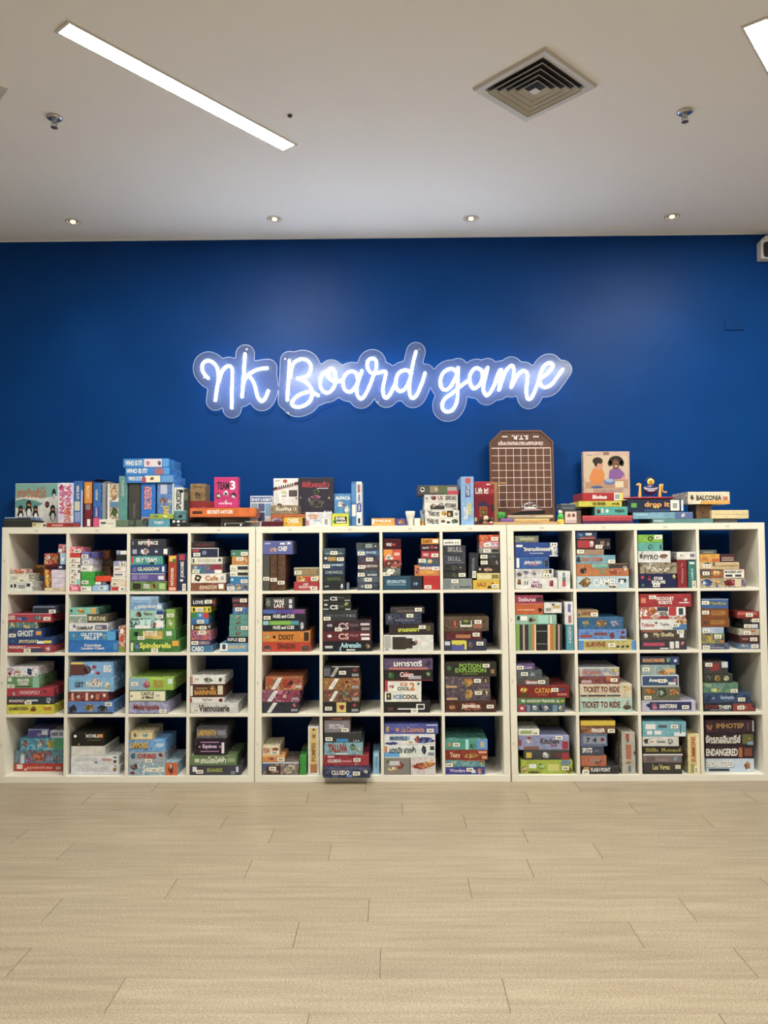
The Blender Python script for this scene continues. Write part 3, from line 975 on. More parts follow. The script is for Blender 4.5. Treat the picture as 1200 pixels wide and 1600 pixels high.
cubby(1, 2, 195, 920, 6, r'''
@L .008
40 515 482 3c7a34/4a8a3e/2f6a2c|t Spinderella,e8e84a,.2,.83,.2,.8;o 3a70a8,.1,.2,.1,.9;p f0a820,.85,.98,.5,.95;p d8d0b0,.02,.07,.1,.8;s .5,.12|green box, yellow storybook lettering
42 475 378 4a8a42/5a9a4c|p d0a848,.28,.72,.15,.8;t LITTLE,fff,.3,.6,.4,.85;p e0b850,.5,.7,.1,.4;o 2c3430,.08,.2,.3,.85;p dde8d0,.8,.92,.4,.8;s .25,.2|green box, gold plaque
46 372 280 4a6a60/9fd0c4/3a4a48|p eee,.15,.6,.05,.35;p fff,.75,.96,.15,.8;o d84040,.66,.78,.2,.65;p c8e0dc,.3,.42,.3,.9;p c8e0dc,.5,.6,.3,.9|teal box, white swords
48 360 203 9ac8b4|o 6a4a44,.16,.36,.1,.9;t Patience,6a5a50,.42,.68,.4,.8;p 2a408a,.8,1,.5,.95;s .9,.2|mint box, brown bird
48 350 138 8ab0d0/6a98c0/a8c8d8|t OCEAN BINGO,fff,.25,.82,.35,.75;p dde,.84,.98,.2,.8|pale blue box, white lettering
52 315 68 88aed0|p a8c8e0,.1,.7,.5,.9;p 8898a8,.75,.95,.15,.55|plain pale blue box
@R .008
385 470 192 7aa83c b378 d.16|p 8ab84a,.0,1,.85,1;s .5,.7;o c8d8a0,.2,.8,.1,.5|upright lime green box
''')
cubby(1, 3, 195, 920, 6, r'''
@L .008
617 822 533 4a88b0|t CABO,fff,.05,.6,.1,.9;p 3a78a0,.62,.95,.2,.9|light blue box, white capitals
620 803 482 4a4258|p 8a7aa0,.4,.95,.2,.8;s .2,.5;o c8a060,.5,.75,.3,.7|dusky purple box
620 812 388 d86a50/8a4a8a/e88a50/6a3a7a|t SUNSET,e8c8c0,.3,.8,.5,.75;s .55,.82|orange and purple box
623 808 330 3a3a34/4a4a40|p c8b040,.2,.5,.2,.6;p ddd,.03,.1,.1,.8;s .6,.4;o aaa,.85,.98,.3,.8|dark box, yellow mark
620 785 278 4a88c0|p 2a68a8,.0,.3,.1,.9;s .55,.4|blue card box
620 785 222 3a8a4a|p 2a88c8,.33,.7,.05,.95;p d83a3a,.7,1,.05,.95;t W,fff,.45,.6,.3,.75|green, blue, red striped box
620 805 167 e0c818|p 222,.1,.2,.2,.8;p 222,.88,.95,.2,.8;o 222,.6,.76,.25,.85;o e8d028,.64,.72,.4,.7;s .45,.5|yellow box, black symbols
632 858 90 2e2a2c|t LOVE IT,ddd,.04,.66,.3,.75;p b83040,.86,.94,.3,.75;s .68,.6|black box, pale lettering
@R .008
893 1158 508 5aa0c8|p e0e4e0,.0,.27,.1,.95;p 445,.08,.2,.3,.85;t LEAGUE LAND,e8c060,.28,.92,.35,.8|light blue box, yellow lettering
955 1158 450 26262c|t RIFLE,ccc,.06,.5,.3,.8;s .72,.5|black box, crooked sticker
977 1156 392 5a9a8a|o 8a7a70,.3,.66,.15,.85|teal card box, brown emblem
977 1156 343 5a9a8a|o 8a7a70,.3,.66,.15,.85;s .8,.5|teal card box, code sticker
980 1156 293 5a9a8a|o 8a7a70,.3,.66,.15,.85|teal card box, round emblem
983 1156 240 5a9a8a|o 8a7a70,.3,.66,.15,.85|teal card box, topmost teal
1010 1156 172 4a78a8/3a6898/6a90b8|s .4,.7|blue card box
1010 1156 140 7a4038/5a3030||thin red-brown card box
1003 1156 80 3c3038|p 8a5060,.05,.5,.3,.7;s .72,.5|dark plum card box
''')
cubby(2, 0, 0, 1015, 6, r'''
@O .006
62 502 515 d8cc18|t GAME,554,.04,.25,.4,.75;t SCREEN,554,.26,.46,.4,.75;o b8a820,.48,.66,.15,.85;o c84838,.5,.62,.3,.65;t TRAPS,c83a20,.78,.96,.4,.75|bright yellow box
62 500 440 3a4048|t MONOPOLY,f0e8e4,.05,.38,.3,.62;p b83a40,.03,.4,.22,.28;p c8ccd0,.42,.67,.4,.6;o c8ccd0,.84,.96,.1,.95;s .46,.2|charcoal box, white lettering
62 500 362 c03848|t MONOPOLY,e8c0c0,.28,.72,.25,.7;o c8a098,.12,.22,.05,.6;o 8a2838,.78,.86,.4,.8|red box, pale lettering
62 368 256 6a9a60|t BEAVER\nCREEK,f4f0e8,.32,.7,.25,.85;p 3a4038,.28,.76,.12,.2;p 8ac0a0,.8,1,.05,.95;p d0dcc8,.02,.14,.6,.95;s .12,.15|green box, white lettering
62 342 162 c8dcd8/e8e0e0/b8a0b0|o c04050,.02,.16,.1,.6;o d89080,.2,.5,.1,.7;o 2a4068,.66,.86,.1,.95;p f4f2ea,.0,1,.93,1;s .4,.2|white box, blue mosaic shape
''')
cubby(2, 1, 0, 1015, 6, r'''
@O .006
637 1060 487 5a8ac8|o 3a3a44,.0,.2,-.0,.8;o d8b868,.34,.6,.15,.85;t PARTY,333,.38,.58,.3,.7;o 3a3a44,.64,.9,.0,.75;p 2a3040,.0,1,0,.12;s .9,.78|blue box, dark clouds, gold badge
640 1012 397 8a3438/a04a40/702830|p d8b080,.08,.14,.1,.9;o e8d0b8,.22,.3,.3,.7;p e8c8a0,.44,.5,.1,.9;o e8d0b8,.56,.64,.3,.7;p c87858,.7,.78,.2,.8;p ddd,.88,.94,.5,.8|maroon box, small figures
642 1065 255 7ab8dc|t GET,3a3038,.14,.34,.3,.65;t PACKIN',e8744a,.39,.77,.3,.72;o e0a080,.5,.7,.35,.98;t PACKIN',f4ead0,.395,.765,.32,.7;o e8d8a0,.8,.94,.1,.7;p e8f0f4,.05,.9,.05,.14|sky blue box, travel lettering
665 1058 118 7ab0dc|p 6a3a38,.0,.34,.1,.85;o 4a2a30,.3,.5,.05,.9;o c83a50,.5,.62,.5,.8;o c83a50,.6,.7,.1,.4;o e0c8d0,.48,.56,.2,.5;p e8c050,.0,.3,.85,1;t BIG,f4e8e8,.78,.96,.3,.8|blue box, brown monster picture
''')
cubby(2, 2, 195, 1015, 6, r'''
@O .008
38 400 490 9a98b8/b0aac8/8a88b0|p 3a4050,.0,1,0,.06;t Metropole,b86a4a,.12,.78,.25,.8;t Metropole,8a3a30,.125,.785,.22,.76;s .88,.2|lavender box, rusty red lettering
38 385 382 4a7a48|p e8e0b8,.02,.98,.08,.92;t CASTLE\nof Mind,544,.32,.68,.25,.85;p 544,.1,.85,.12,.16;o c84838,.04,.1,.4,.6;s .78,.55|green-edged cream box
38 455 262 9ac43c|p 8ab0c0,.0,.42,.02,.98;o e08890,.28,.5,.1,.8;o b84a58,.33,.47,.25,.65;t FROG,c87838,.56,.76,.2,.8;p b8d860,.5,.78,.85,.95;p cde,.88,.98,.5,.9;s .12,.5|lime and blue box, pink pig
''')
cubby(2, 3, 195, 1015, 6, r'''
@O .008
608 1063 500 cfcbc0|t Viennoiserie,3a3634,.18,.82,.15,.85;s .12,.3|wide pale grey box, black script
612 930 447 e0d8d0|o a83038,.83,.98,.1,.9;p b83a40,.0,.05,.1,.9;t Tiny Town,666,.35,.65,.3,.8|white box, round red seal
615 935 325 4a2a1c/5a3424|t BARENPARK,e0a038,.12,.78,.18,.55;o e8a848,.56,.74,.5,.9;p d8c8a8,.8,.95,.2,.9;p ddc,.0,.07,.1,.9;p 9a7a50,.15,.5,.62,.75|dark brown box, golden lettering
618 938 245 e0dcd0|o 7a8478,.35,.66,.1,.85;o 5a5450,.82,.92,.25,.8;p c87878,.0,.06,.1,.95;s .18,.6|white box, grey rosettes
''')
cubby(3, 0, 0, 1115, 6, r'''
@L .10
135 590 468 c4382c|t ADVENTURE,e8a890,.25,.78,.3,.6;p d8c8b0,.05,.17,.3,.9;p a8a090,.86,.96,.2,.6;o e8d0a8,.2,.3,.05,.4|red box, cartoon sea creatures
140 590 345 4a8090/5a98a0/b05a50/3a6a80|o e0602c,.38,.62,.05,.95;o c878b0,.22,.36,.0,.45;o 889ab8,.62,.82,.1,.6;o d8c0a0,.1,.2,.5,.8;p b8d0d8,.12,.2,.0,.6|teal box, orange octopus
190 598 228 5ab0c8/4a98b8/7ac8d0|o d86a50,.06,.16,.2,.9;o d8c040,.6,.78,.1,.95;o a87858,.42,.56,.3,.9;p 4aa06a,.78,1,.05,.95;o e8e4e0,.38,.5,.2,.7|turquoise box, yellow figure
262 462 145 4a4a88/6a5aa0/8a90b8|p d0d4e0,.65,.93,.35,.85;p 8ac,.0,1,.9,1;p 2a6a9a,0,1,0,.15|violet box, grey label
@R .10
472 598 155 c8ccd8 b228|t ARK 85,3a4a60,.08,.95,.25,.75|white box, blue-grey lettering
''')
cubby(3, 1, 0, 1115, 6, r'''
@O .025
665 1120 482 d8d6d2|t CONCEPT,c4c2c0,.22,.8,.3,.75;o c8a050,.86,.95,.3,.8;p 556,.9,.94,.85,.95|white box, embossed pale lettering
665 1115 395 dcdad4|t CONCEPT KIDS,c8c6c2,.08,.55,.4,.75;t Animals,c86a50,.64,.85,.45,.75;o 6a7ab8,.48,.57,.15,.4;o 5a6a4a,.88,.96,.15,.6;p 333,.89,.95,.75,.9|white box, small coloured animals
668 985 305 d8d2c4||blank white box
672 978 172 26241f/2a2822|v BITBOX,e8e4dc,.42,.96,.6,.84;v B,e88a28,.78,.96,.6,.84;p 9a8250,.48,.9,.42,.45;p 9a8250,.2,.25,.05,.2;o eee,.06,.16,.6,.8|black box, upside-down lettering
''')
cubby(3, 2, 195, 1115, 6, r'''
@O .012
32 495 460 9ab4b8/88a4b0/b8c8c8|p d86a2c,.75,1,.0,1;o 8a3c30,.8,.92,.05,.95;o d8b8b0,.83,.88,.5,.9;t Seasons,f4f4f0,.29,.73,.25,.8;o 7a4a48,.03,.2,.4,.95;o 8a3050,.02,.14,.05,.3;s .52,.4|pale blue box, orange end
32 375 358 a8b0b4|t ORBIS,d86a58,.24,.76,.4,.82;t ORBIS,b83c38,.245,.765,.38,.8;o 3a8498,.03,.22,.3,.9;o b83c40,.82,.94,.5,.9;s .55,.18|light grey box, red lettering
32 378 248 5a98d0/78b0dc/4a88c8|t SUMMONER,d89a28,.04,.54,.25,.8;t SUMMONER,4a3020,.045,.545,.2,.74;t SUMMONER,e8b438,.04,.54,.28,.82;p b8d0e8,.75,.95,.4,.7|sky blue box, gold lettering
55 265 165 d8c898 d.2|p c0a058,.0,1,.0,.12;p c0a058,.0,1,.88,1;o 8a6a50,.1,.3,.3,.8;o 8aa8a0,.5,.8,.3,.8;p c0a058,.0,.04,0,1;p c0a058,.96,1,0,1|small cream box, gold frame
''')
cubby(3, 3, 195, 1115, 6, r'''
@O .012
605 1090 485 46464e|t SHARK,a8b040,.33,.65,.3,.72;p ddd,.05,.13,.35,.85;s .19,.35;p ccd,.9,.95,.3,.85;p 889,.8,.88,.1,.4|dark grey box, yellow-green lettering
608 1050 390 6c8454|t เกมโรงไฟฟ้า,e8ecd0,.23,.77,.2,.85;p c8d0a8,.1,.2,.3,.65;p 98a87c,.8,.96,.3,.7|olive green box, pale lettering
650 950 232 2c1c2c|t Equinox,e0c8e0,.27,.72,.35,.65;p c890b8,.2,.78,.74,.79;p c890b8,.2,.78,.2,.25;p c890b8,.14,.2,.45,.55;p c890b8,.78,.84,.45,.55;p e0dce0,.86,.94,.1,.75;o 1c0c1c,.0,.12,.1,.9|dark plum box, pink outlined lettering
672 955 128 6a6a70/5a5a60|t LABYRINTH,d8a830,.04,.64,.25,.75;p 8a8a90,.7,.95,.3,.7;p 3a342c,.0,1,.88,1|grey box, golden lettering
''')
# ---- middle unit
cubby(0, 4, 395, 820, 6, r'''
@L .012
97 157 280 56544c d.25|s .5,.33|upright grey patterned spine
@M .012
163 228 280 6a4a34/5a3c28 d.25|s .5,.3|upright brown leather-look spine, nearer wall
@R .012
233 305 280 6e4c36/5e3e2a d.25|s .45,.22|upright brown leather-look spine, middle of cubby
@B .01
95 373 150 6268a4 b279 d.22|t CHEF,f0e8d8,.52,.82,.25,.6;o d8a890,.18,.5,.2,.5;t LAVA,dde,.06,.26,.75,.88;p dde,.58,.74,.72,.86;o e8e4e0,.76,.95,.7,.95|violet box lying across three upright spines
@O .012
385 620 535 b83840|t A VERY\nIMPORTANT GAME,f0d8d0,.2,.75,.25,.85;s .8,.25|red box, white lettering
408 620 478 d0a060/c83c30/a8b040/e8d0a0|s .8,.5;p c83030,.4,.7,.1,.9|orange and red patterned box
385 620 402 8a8060|t NUTS,c09048,.35,.9,.2,.8;p c8c0a0,.0,1,.9,1;s .17,.4|olive brown box, gold lettering
''')
cubby(0, 5, 395, 820, 6, r'''
@L .012
658 863 541 2c2e32|t AND7,ccc,.06,.28,.4,.6;o ddd,.8,.92,.1,.85|black card box, white badge
658 860 478 3a423c/2c342e|t DRAGONS,6a7a50,.2,.8,.3,.75|dark green-black box
658 860 415 34405a/2a364c|t CHRONICLE,a8b0a8,.1,.9,.3,.75|navy box, pale lettering
658 862 352 2c3c5c/3c5070|t WHIMSY,c8d8e8,.35,.95,.45,.75;s .13,.4|dark blue box, white lettering
658 862 288 3a3c44|p b89040,.22,.6,.2,.8;o c8d0e0,.05,.2,.4,.8;s .8,.45|dark box, gold strip
658 862 220 3a4c58/4c6068|p 8aa0a8,.1,.9,.2,.35;s .5,.35|blue-grey card box
@M .05
875 905 540 6a7a90|p 8a9ab0,.2,.7,.1,.9|small slim blue-grey box
@R .012
980 1187 543 3c4450/50586a/2c3440|o a89a80,.15,.3,.3,.7;s .5,.5|dark slate card box
978 1187 486 46505c/5a6470|o c0c0c0,.25,.4,.2,.8;s .5,.5|grey-blue card box
982 1187 422 34444c/4a5c60|t OR MARX,ddd,.45,.9,.1,.4;s .17,.25|dark teal-grey card box
985 1187 357 4c4448/6a3c40|t QUESTION,d8d0c8,.28,.9,.3,.7;s .15,.4|dark red-grey card box
982 1187 293 463c4c/5a5060|s .55,.5|dark plum card box
975 1187 230 3c4c6c/507090|t SPACES,b0d0e0,.4,.85,.35,.7;s .2,.4|blue card box, pale lettering
968 1187 167 3a3e40/4e5452|p 8a9a90,.4,.7,.2,.8;o c8c8c0,.8,.87,.3,.6|charcoal card box
''')
cubby(0, 6, 590, 820, 6, r'''
@L .008
50 418 481 2a5468|t EXPLODING KITTENS,b8d4dc,.1,.58,.48,.72;p 6a98a8,.1,.58,.33,.42;p 262c38,.7,1,.0,1;o 5ab0d8,.76,.9,.28,.6|wide dark teal box
@M .008
50 215 405 5a5e58/747870 b480|o e8e0c8,.2,.72,.1,1;s .18,.22|grey box, white kite shape
55 222 347 3c3430/8a3a30/c8b8a8|p b05040,.5,.9,.2,.7|dark box, red and white drawing
55 220 231 d8503c|p e89030,.0,.5,.45,1;o e8e0cc,.03,.6,.05,.6;o 222,.22,.3,.32,.42;o 222,.42,.5,.32,.42;p f0b0a0,.6,.92,.5,.75;p 7a2c24,.15,.9,.0,.15|orange and red box, white cat
55 220 130 4a1420|t WINE,ddd,.15,.45,.3,.6;p c83c30,.48,.68,.35,.55|tall maroon box
@R .008
428 585 480 cc2c2c d.2|s .28,.2|plain bright red box
348 580 380 d88040|t EXPLODING,e8e8f0,.2,.8,.6,.85;p 3a60a8,.2,1,.88,1;t KITTENS,f0c040,.22,.75,.2,.5;o a84038,.02,.2,.2,.8;s .88,.7|orange box, blue top edge
378 578 314 565a60|p 4a8898,.3,.5,.2,.8;o d0a040,.45,.7,.2,.9;s .2,.65|grey box, gold splash
410 578 247 b83440|p d8a0a0,.1,.4,.3,.7;s .75,.4|red card box
403 575 181 4c2830|t หมอป่า,ddd,.1,.45,.35,.7;o c8404c,.55,.68,.3,.8;p b0a0a0,.75,.9,.4,.6|dark maroon card box
410 575 128 e0962c|t TAKO,8a4a20,.05,.6,.2,.8;p e8e0c0,.65,.95,.2,.8|orange-yellow card box
''')
cubby(0, 7, 590, 820, 6, r'''
@L .008
615 885 503 8e948c|p 788084,.04,.25,.1,.9;s .4,.75;p 5a605c,.4,.46,.15,.3;p 5a605c,.55,.95,.15,.3|grey box, code sticker, small print
612 828 438 3a3c38/2c2e2c|o 6a6a50,.35,.6,.1,.9;s .83,.5|black box, faint olive medallion
612 828 366 3c3c40/2c2c30|o 5c5a44,.35,.62,.1,.9;o b0a050,.72,.8,.4,.6|black box, gold dots
612 825 280 4a4c58/3c3e4a|t SKULL,9a9a98,.2,.8,.3,.8;p 707078,.1,.95,.05,.15|slate box, grey capitals
612 825 194 484a52/3a3c44|t SKULL,aaa6a0,.2,.85,.3,.85|slate box, larger grey capitals
612 780 136 e0dcd0|t mini,333,.1,.6,.35,.6;s .78,.45|white card box
@M .01
850 935 260 33363e b497 d.16 k-3|r UNDERCOVER,8a8c90,.3,.6,.3,.8;s .6,.12,v|leaning charcoal spine
@R .008
893 1145 518 ddb020|t SALE,b0601c,.15,.5,.3,.75;p 222,.55,.9,.1,.35;o c86a50,.65,.82,.3,.8;s .82,.35|yellow box, animal at corner
930 1145 453 d8c878|t BANANA,e8e0b0,.1,.6,.2,.7;p 8a7a3a,.65,.95,.2,.8|pale yellow box
932 1143 388 3a302c|o a85a30,.25,.72,.15,.85;t FOXTAIL,e8d0b0,.32,.66,.35,.65;o e8c8a0,.08,.18,.4,.7|black box, rust oval
965 1141 320 34302e/46403c|s .18,.5;o 888,.8,.95,.2,.8|charcoal card box
960 1141 268 3a3a3c/4a484a|s .2,.4;o 777,.45,.9,.3,.6|charcoal card box, curling line
955 1138 219 8a8a80/a0a090|p 333,.62,.98,.2,.8;s .38,.5|grey card box, striped end
957 1138 157 a8a0c0/d86a40/c0b8d0|s .4,.5|lilac and orange card box
952 1138 94 cc3c28/e06a38|o e89a40,.1,.5,.2,.8;s .78,.4|bright red-orange card box
''')
cubby(1, 4, 395, 920, 6, r'''
@O .01
88 538 499 cc4028|t DRAGON,4a2c20,.32,.68,.3,.85;o 6a5a50,.02,.2,.0,.7;o 6a5a50,.8,.98,.0,.7|red-orange box, dark lettering
90 538 399 dc8420|t DIXIT,5a3418,.34,.66,.2,.7;o 8a9a70,.03,.16,.35,.65;o 4a2a18,.21,.28,.3,.65;p 3a2c24,.87,.97,.1,.9|orange box, dark lettering
95 492 298 2c2e34|p 7cb83c,.16,.66,.6,.98;p 4a98a0,.66,.85,.6,.98;p 8ac0b8,.0,.14,.6,.98;t HUES and CUES,f4f2ec,.24,.74,.2,.52;o ccc,.88,.96,.1,.9|black box, green squares strip
95 495 193 2c2a34|p 4a68b0,.0,.3,.62,.98;p 5a4a9a,.3,.7,.62,.98;p 8a4a90,.7,.98,.62,.98;t HUES and CUES,f4f2ec,.24,.74,.22,.56;s .1,.25|black box, violet squares strip
115 388 82 3c3c40/4c4a4c|t WAS\nLAST,f0ece8,.3,.66,.15,.85,;p a83038,.28,.68,.08,.14;o 8a8478,.02,.2,.2,.9;p ccc,.82,.93,.1,.4;p ccc,.82,.93,.5,.85|charcoal box, slanted white lettering
''')
cubby(1, 5, 395, 920, 6, r'''
@O .008
658 1115 490 22242a|t Adrenalin,a8d8ec,.36,.78,.35,.85;p 88b8d0,.34,.37,.02,.4;o b88050,.86,.97,.25,.8;p bbb,.04,.2,.3,.55;p ccc,.48,.66,.08,.22|black box, pale blue script
658 1108 399 6c2a34|t CS,e0b0a0,.32,.54,.15,.8;p e8e0d8,.78,.97,.55,.75;p e8e0d8,.8,.97,.1,.38;o f0e8e0,.08,.2,.35,.68;t FILES,b87870,.56,.74,.45,.7|maroon box, large pale initials
658 1108 298 3a2830/46303a|t CS,d0b0b0,.32,.54,.15,.8;p d0c8c0,.78,.97,.55,.75;p a09890,.8,.97,.1,.35;o d8d0cc,.08,.2,.4,.7;t FILES,8a6a70,.56,.74,.45,.7;s .32,.12|dark plum box, large pale initials
658 978 203 3a3e40|t DARK MOVIES,666c6c,.1,.65,.4,.6;t V B C,aaa,.68,.94,.35,.6;s .12,.2|charcoal box, three small emblems
658 920 118 30342e|t CS,e8e4d8,.25,.54,.1,.6;p ccc,.0,.2,.1,.2;o ccc,.02,.18,.5,.75;o 8a8a40,.76,.92,.4,.95;t FILES,6a6a60,.56,.76,.35,.55;p bbb,.8,.98,.05,.2|black box, pale initials, green creature
658 918 42 2c302c|t CS,e0dcd0,.25,.52,.1,.65;p ccc,.02,.2,.1,.2;t FILES,6a6a60,.55,.76,.4,.6;p aaa,.78,.98,.05,.2|black box, pale initials, plain top
''')
cubby(1, 6, 590, 920, 6, r'''
@O .008
55 523 433 d8d6ca|p 3c322e,.18,.45,.1,.88;p 46382f,.4,.58,.16,.8;o 3c322e,.5,.68,.3,.62;o c09078,.62,.69,.42,.7;p a8a498,.75,.755,.05,.95;p b0aca0,.02,.14,.2,.95;t A2,444,.03,.1,.06,.18|wide white box, dark gowned figure
108 530 338 3c3034 k1.2|t ฮาเฮเฮฮา,dce030,.2,.66,.28,.62;p 6a6030,.83,.92,.3,.85;s .74,.7|dark tilted box, yellow Thai lettering
75 412 238 30384a/465064/2a3040 k1.2|o 8a9aa8,.05,.2,.4,.9;t ARCADIA,8a8090,.25,.8,.3,.5;s .68,.85|dark blue-grey box
120 440 178 3c3638/4c4444 k1.2|p 6a5c54,.2,.7,.25,.6;s .82,.6|thin dark tilted box
''')
cubby(1, 7, 590, 920, 6, r'''
@O .01
622 1022 478 3c3c54|p d8cc30,.18,.5,.6,.95;p 5a58a0,.18,.5,.05,.5;p d8cc30,.48,.53,.1,.9;p ccc,.02,.14,.5,.85;t พ่อมด,d8d040,.2,.42,.5,.9;o 6a5a50,.56,.7,.2,.85;s .84,.65|dark violet box, yellow print
630 975 398 5a2428/6c3034|p b87848,.3,.7,.2,.6;s .85,.6|dark maroon box
622 1042 264 5c4c38/6a5844/4c3c2c|o a84830,.15,.32,.1,.9;p d8d4c0,.36,.62,.3,.75;p 3a4a30,.38,.6,.45,.8;o d0c840,.42,.56,.6,.8;s .76,.65;p a86a50,.65,.85,.2,.5|brown box, white bowl emblem
''')
cubby(2, 4, 395, 1015, 6, r'''
@O .012
82 425 492 3c3c44/32323a|z e0dcd4,.12,.42,.05,.95;o c04050,.83,.95,.5,.9;t 888,aaa,.8,.98,.15,.4|charcoal box, white ribbon
85 435 380 8a5a70/a83a58/4a3a48/c87890|z e0dcd4,.12,.44,.05,.95;o c04868,.4,.76,.05,.95;o e8b8a0,.55,.68,.3,.7;o c04050,.83,.95,.5,.9;t 888,aaa,.8,.98,.15,.4|magenta and plum art box
115 465 260 a85c38/c04c2c/5a6a48/d88850|z e0dcd4,.16,.46,.05,.95;o c8402c,.44,.8,.05,.95;o 4a3038,.62,.76,.3,.8;o d05060,.84,.96,.5,.9;t 888,ccc,.82,.98,.15,.4|orange and green art box
''')
cubby(2, 5, 395, 1015, 6, r'''
@O .012
657 1000 490 2c2c2c|p d8c060,.37,.63,.05,.95;o c04830,.42,.6,.25,.75;s .15,.4;o c04050,.8,.94,.5,.9;t 888,aaa,.78,.97,.12,.38|black box, gold and red square
658 1003 378 5a4434/8a5840/4c3c30/a8784c|z e8e4dc,.16,.42,.05,.9;o a83c38,.08,.24,.4,.95;o 6a7a60,.5,.68,.4,.95;o c04050,.8,.94,.5,.9;t 888,aaa,.78,.97,.12,.38|brown art box, white ribbon
658 1003 266 8c6030/a87038/6a4a2c/c08848|z e8e4dc,.14,.44,.05,.95;o b87030,.5,.78,.05,.95;o 5a3c24,.58,.7,.5,.8;o c04050,.8,.94,.5,.9;t 888,aaa,.78,.97,.12,.38|golden brown art box
658 1003 157 2c2c2c|p 6a6470,.02,.2,.15,.85;z b8b4a8,.2,.44,.1,.9;p bbb,.25,.98,.93,1;o c04050,.8,.95,.5,.9;t 888,aaa,.78,.97,.12,.38;s .53,.45|black box, grey art at left
''')
cubby(2, 6, 590, 1015, 6, r'''
@O .012
60 492 490 2c2a28|p ddd8d0,.3,.86,.28,.4;p e8e4dc,.7,.88,.3,.8;p 333,.73,.86,.38,.72;p 6a3c38,.08,.2,.2,.5;s .66,.15|black box, barcode label
65 410 393 e6e2cf|t ICE,2a84c0,.24,.48,.28,.7;t COOL,26241f,.48,.9,.28,.7;p 3a3c30,.05,.18,.2,.85;o c8a838,.08,.14,.4,.7|cream box, blue and black lettering
68 410 294 e6e2cf|t ICE,d86a28,.42,.62,.55,.85;t COOL,26241f,.34,.68,.12,.45;t 2,d86a28,.68,.82,.12,.85;p c83440,.0,.08,.0,1;o c87870,.1,.26,.3,.65;o 4a6a48,.88,.96,.6,.85|cream box, orange and black lettering
63 517 189 30282a|o b02830,.28,.6,.2,.9;t Colors,e8d8d0,.32,.6,.35,.8;p aaa,.5,.76,.15,.45;o 4a8a4a,.08,.22,.15,.8;o 6a9a40,.86,.95,.4,.9;p 7a2a2c,.0,1,.0,.1|black box, red fish lettering
60 517 85 5c4c70/6a5478|t มหาราตรี,f0e8e0,.2,.78,.3,.85;p c87068,.1,.9,.0,.2;o 4a3c58,.84,.98,.2,.8|dusky violet box, white Thai lettering
''')
cubby(2, 7, 590, 1015, 6, r'''
@O .012
632 1113 480 4c2a20/5a3426|o 8a4028,.26,.74,.1,.9;o a85030,.28,.72,.16,.84;t Jamaica,f0e4d0,.32,.68,.3,.75;o c88050,.08,.2,.2,.7;s .88,.5|dark brown box, white lettering in oval
638 1058 367 4c4450/6a5864/38343c/8a7468|o c89838,.4,.62,.05,.95;o d8a040,.46,.6,.3,.9;p c8a068,.02,.26,.08,.25;o 2a2420,.83,.98,.4,.95;o c8a040,.87,.94,.5,.85;s .73,.65|grey art box, gold flame and disc
632 1053 253 4c4450/705c68/38343c/8a7468|o c89838,.4,.62,.05,.95;o d87838,.5,.6,.5,.9;p c8a068,.02,.26,.08,.25;o 2a2420,.83,.98,.4,.95;o c8a040,.87,.94,.5,.85;s .72,.65|grey art box, orange flame and disc
630 1113 117 3a342c|t POTION,8abc34,.28,.7,.58,.9;t EXPLOSION,8abc34,.2,.8,.28,.58;p 6a8a30,.34,.64,.14,.2;o 4a7a50,.03,.13,.4,.75;p a07850,.89,.96,.2,.5;s .8,.75|dark brown box, green lettering
''')
cubby(3, 4, 395, 1115, 6, r'''
@L .012
90 432 455 6a5048/8a7868/4c4c60/a09080|p 4a5a8a,.02,.2,.3,.9;p 4c2c28,.1,.5,.05,.7;t CARTS,e0c0a0,.25,.44,.18,.35;o b8a888,.55,.95,.05,.8;p c8ccd8,.0,1,.9,1;s .28,.5|dusky patterned box
82 300 392 d88c3c|o d05c38,.22,.7,.25,.75;p e8b868,.0,1,.8,1;s .83,.4|orange box, red splash
90 250 307 e0cca0 d.22|t FUN,a83428,.06,.4,.25,.85;o b84438,.55,.95,.4,.9;s .72,.3|small cream box, red lettering
@M .012
440 503 388 2c9a34 d.2|o 1c5a20,.25,.75,.35,.58;o 2c9a34,.36,.64,.4,.53|upright green spine, dark ring
@B .23
460 515 322 b0482c d.12|o 7a2c1c,.2,.7,.3,.9|small rust-red box behind
@R .012
517 620 122 d8d4cc|p d8b868,.2,.84,.04,.97;r POMPEII,8a6430,.32,.68,.28,.66;p b87840,.22,.82,.04,.22;o c8a058,.3,.74,.72,.86;o 5a4430,.4,.64,.91,.96|upright white spine, yellow panel
''')
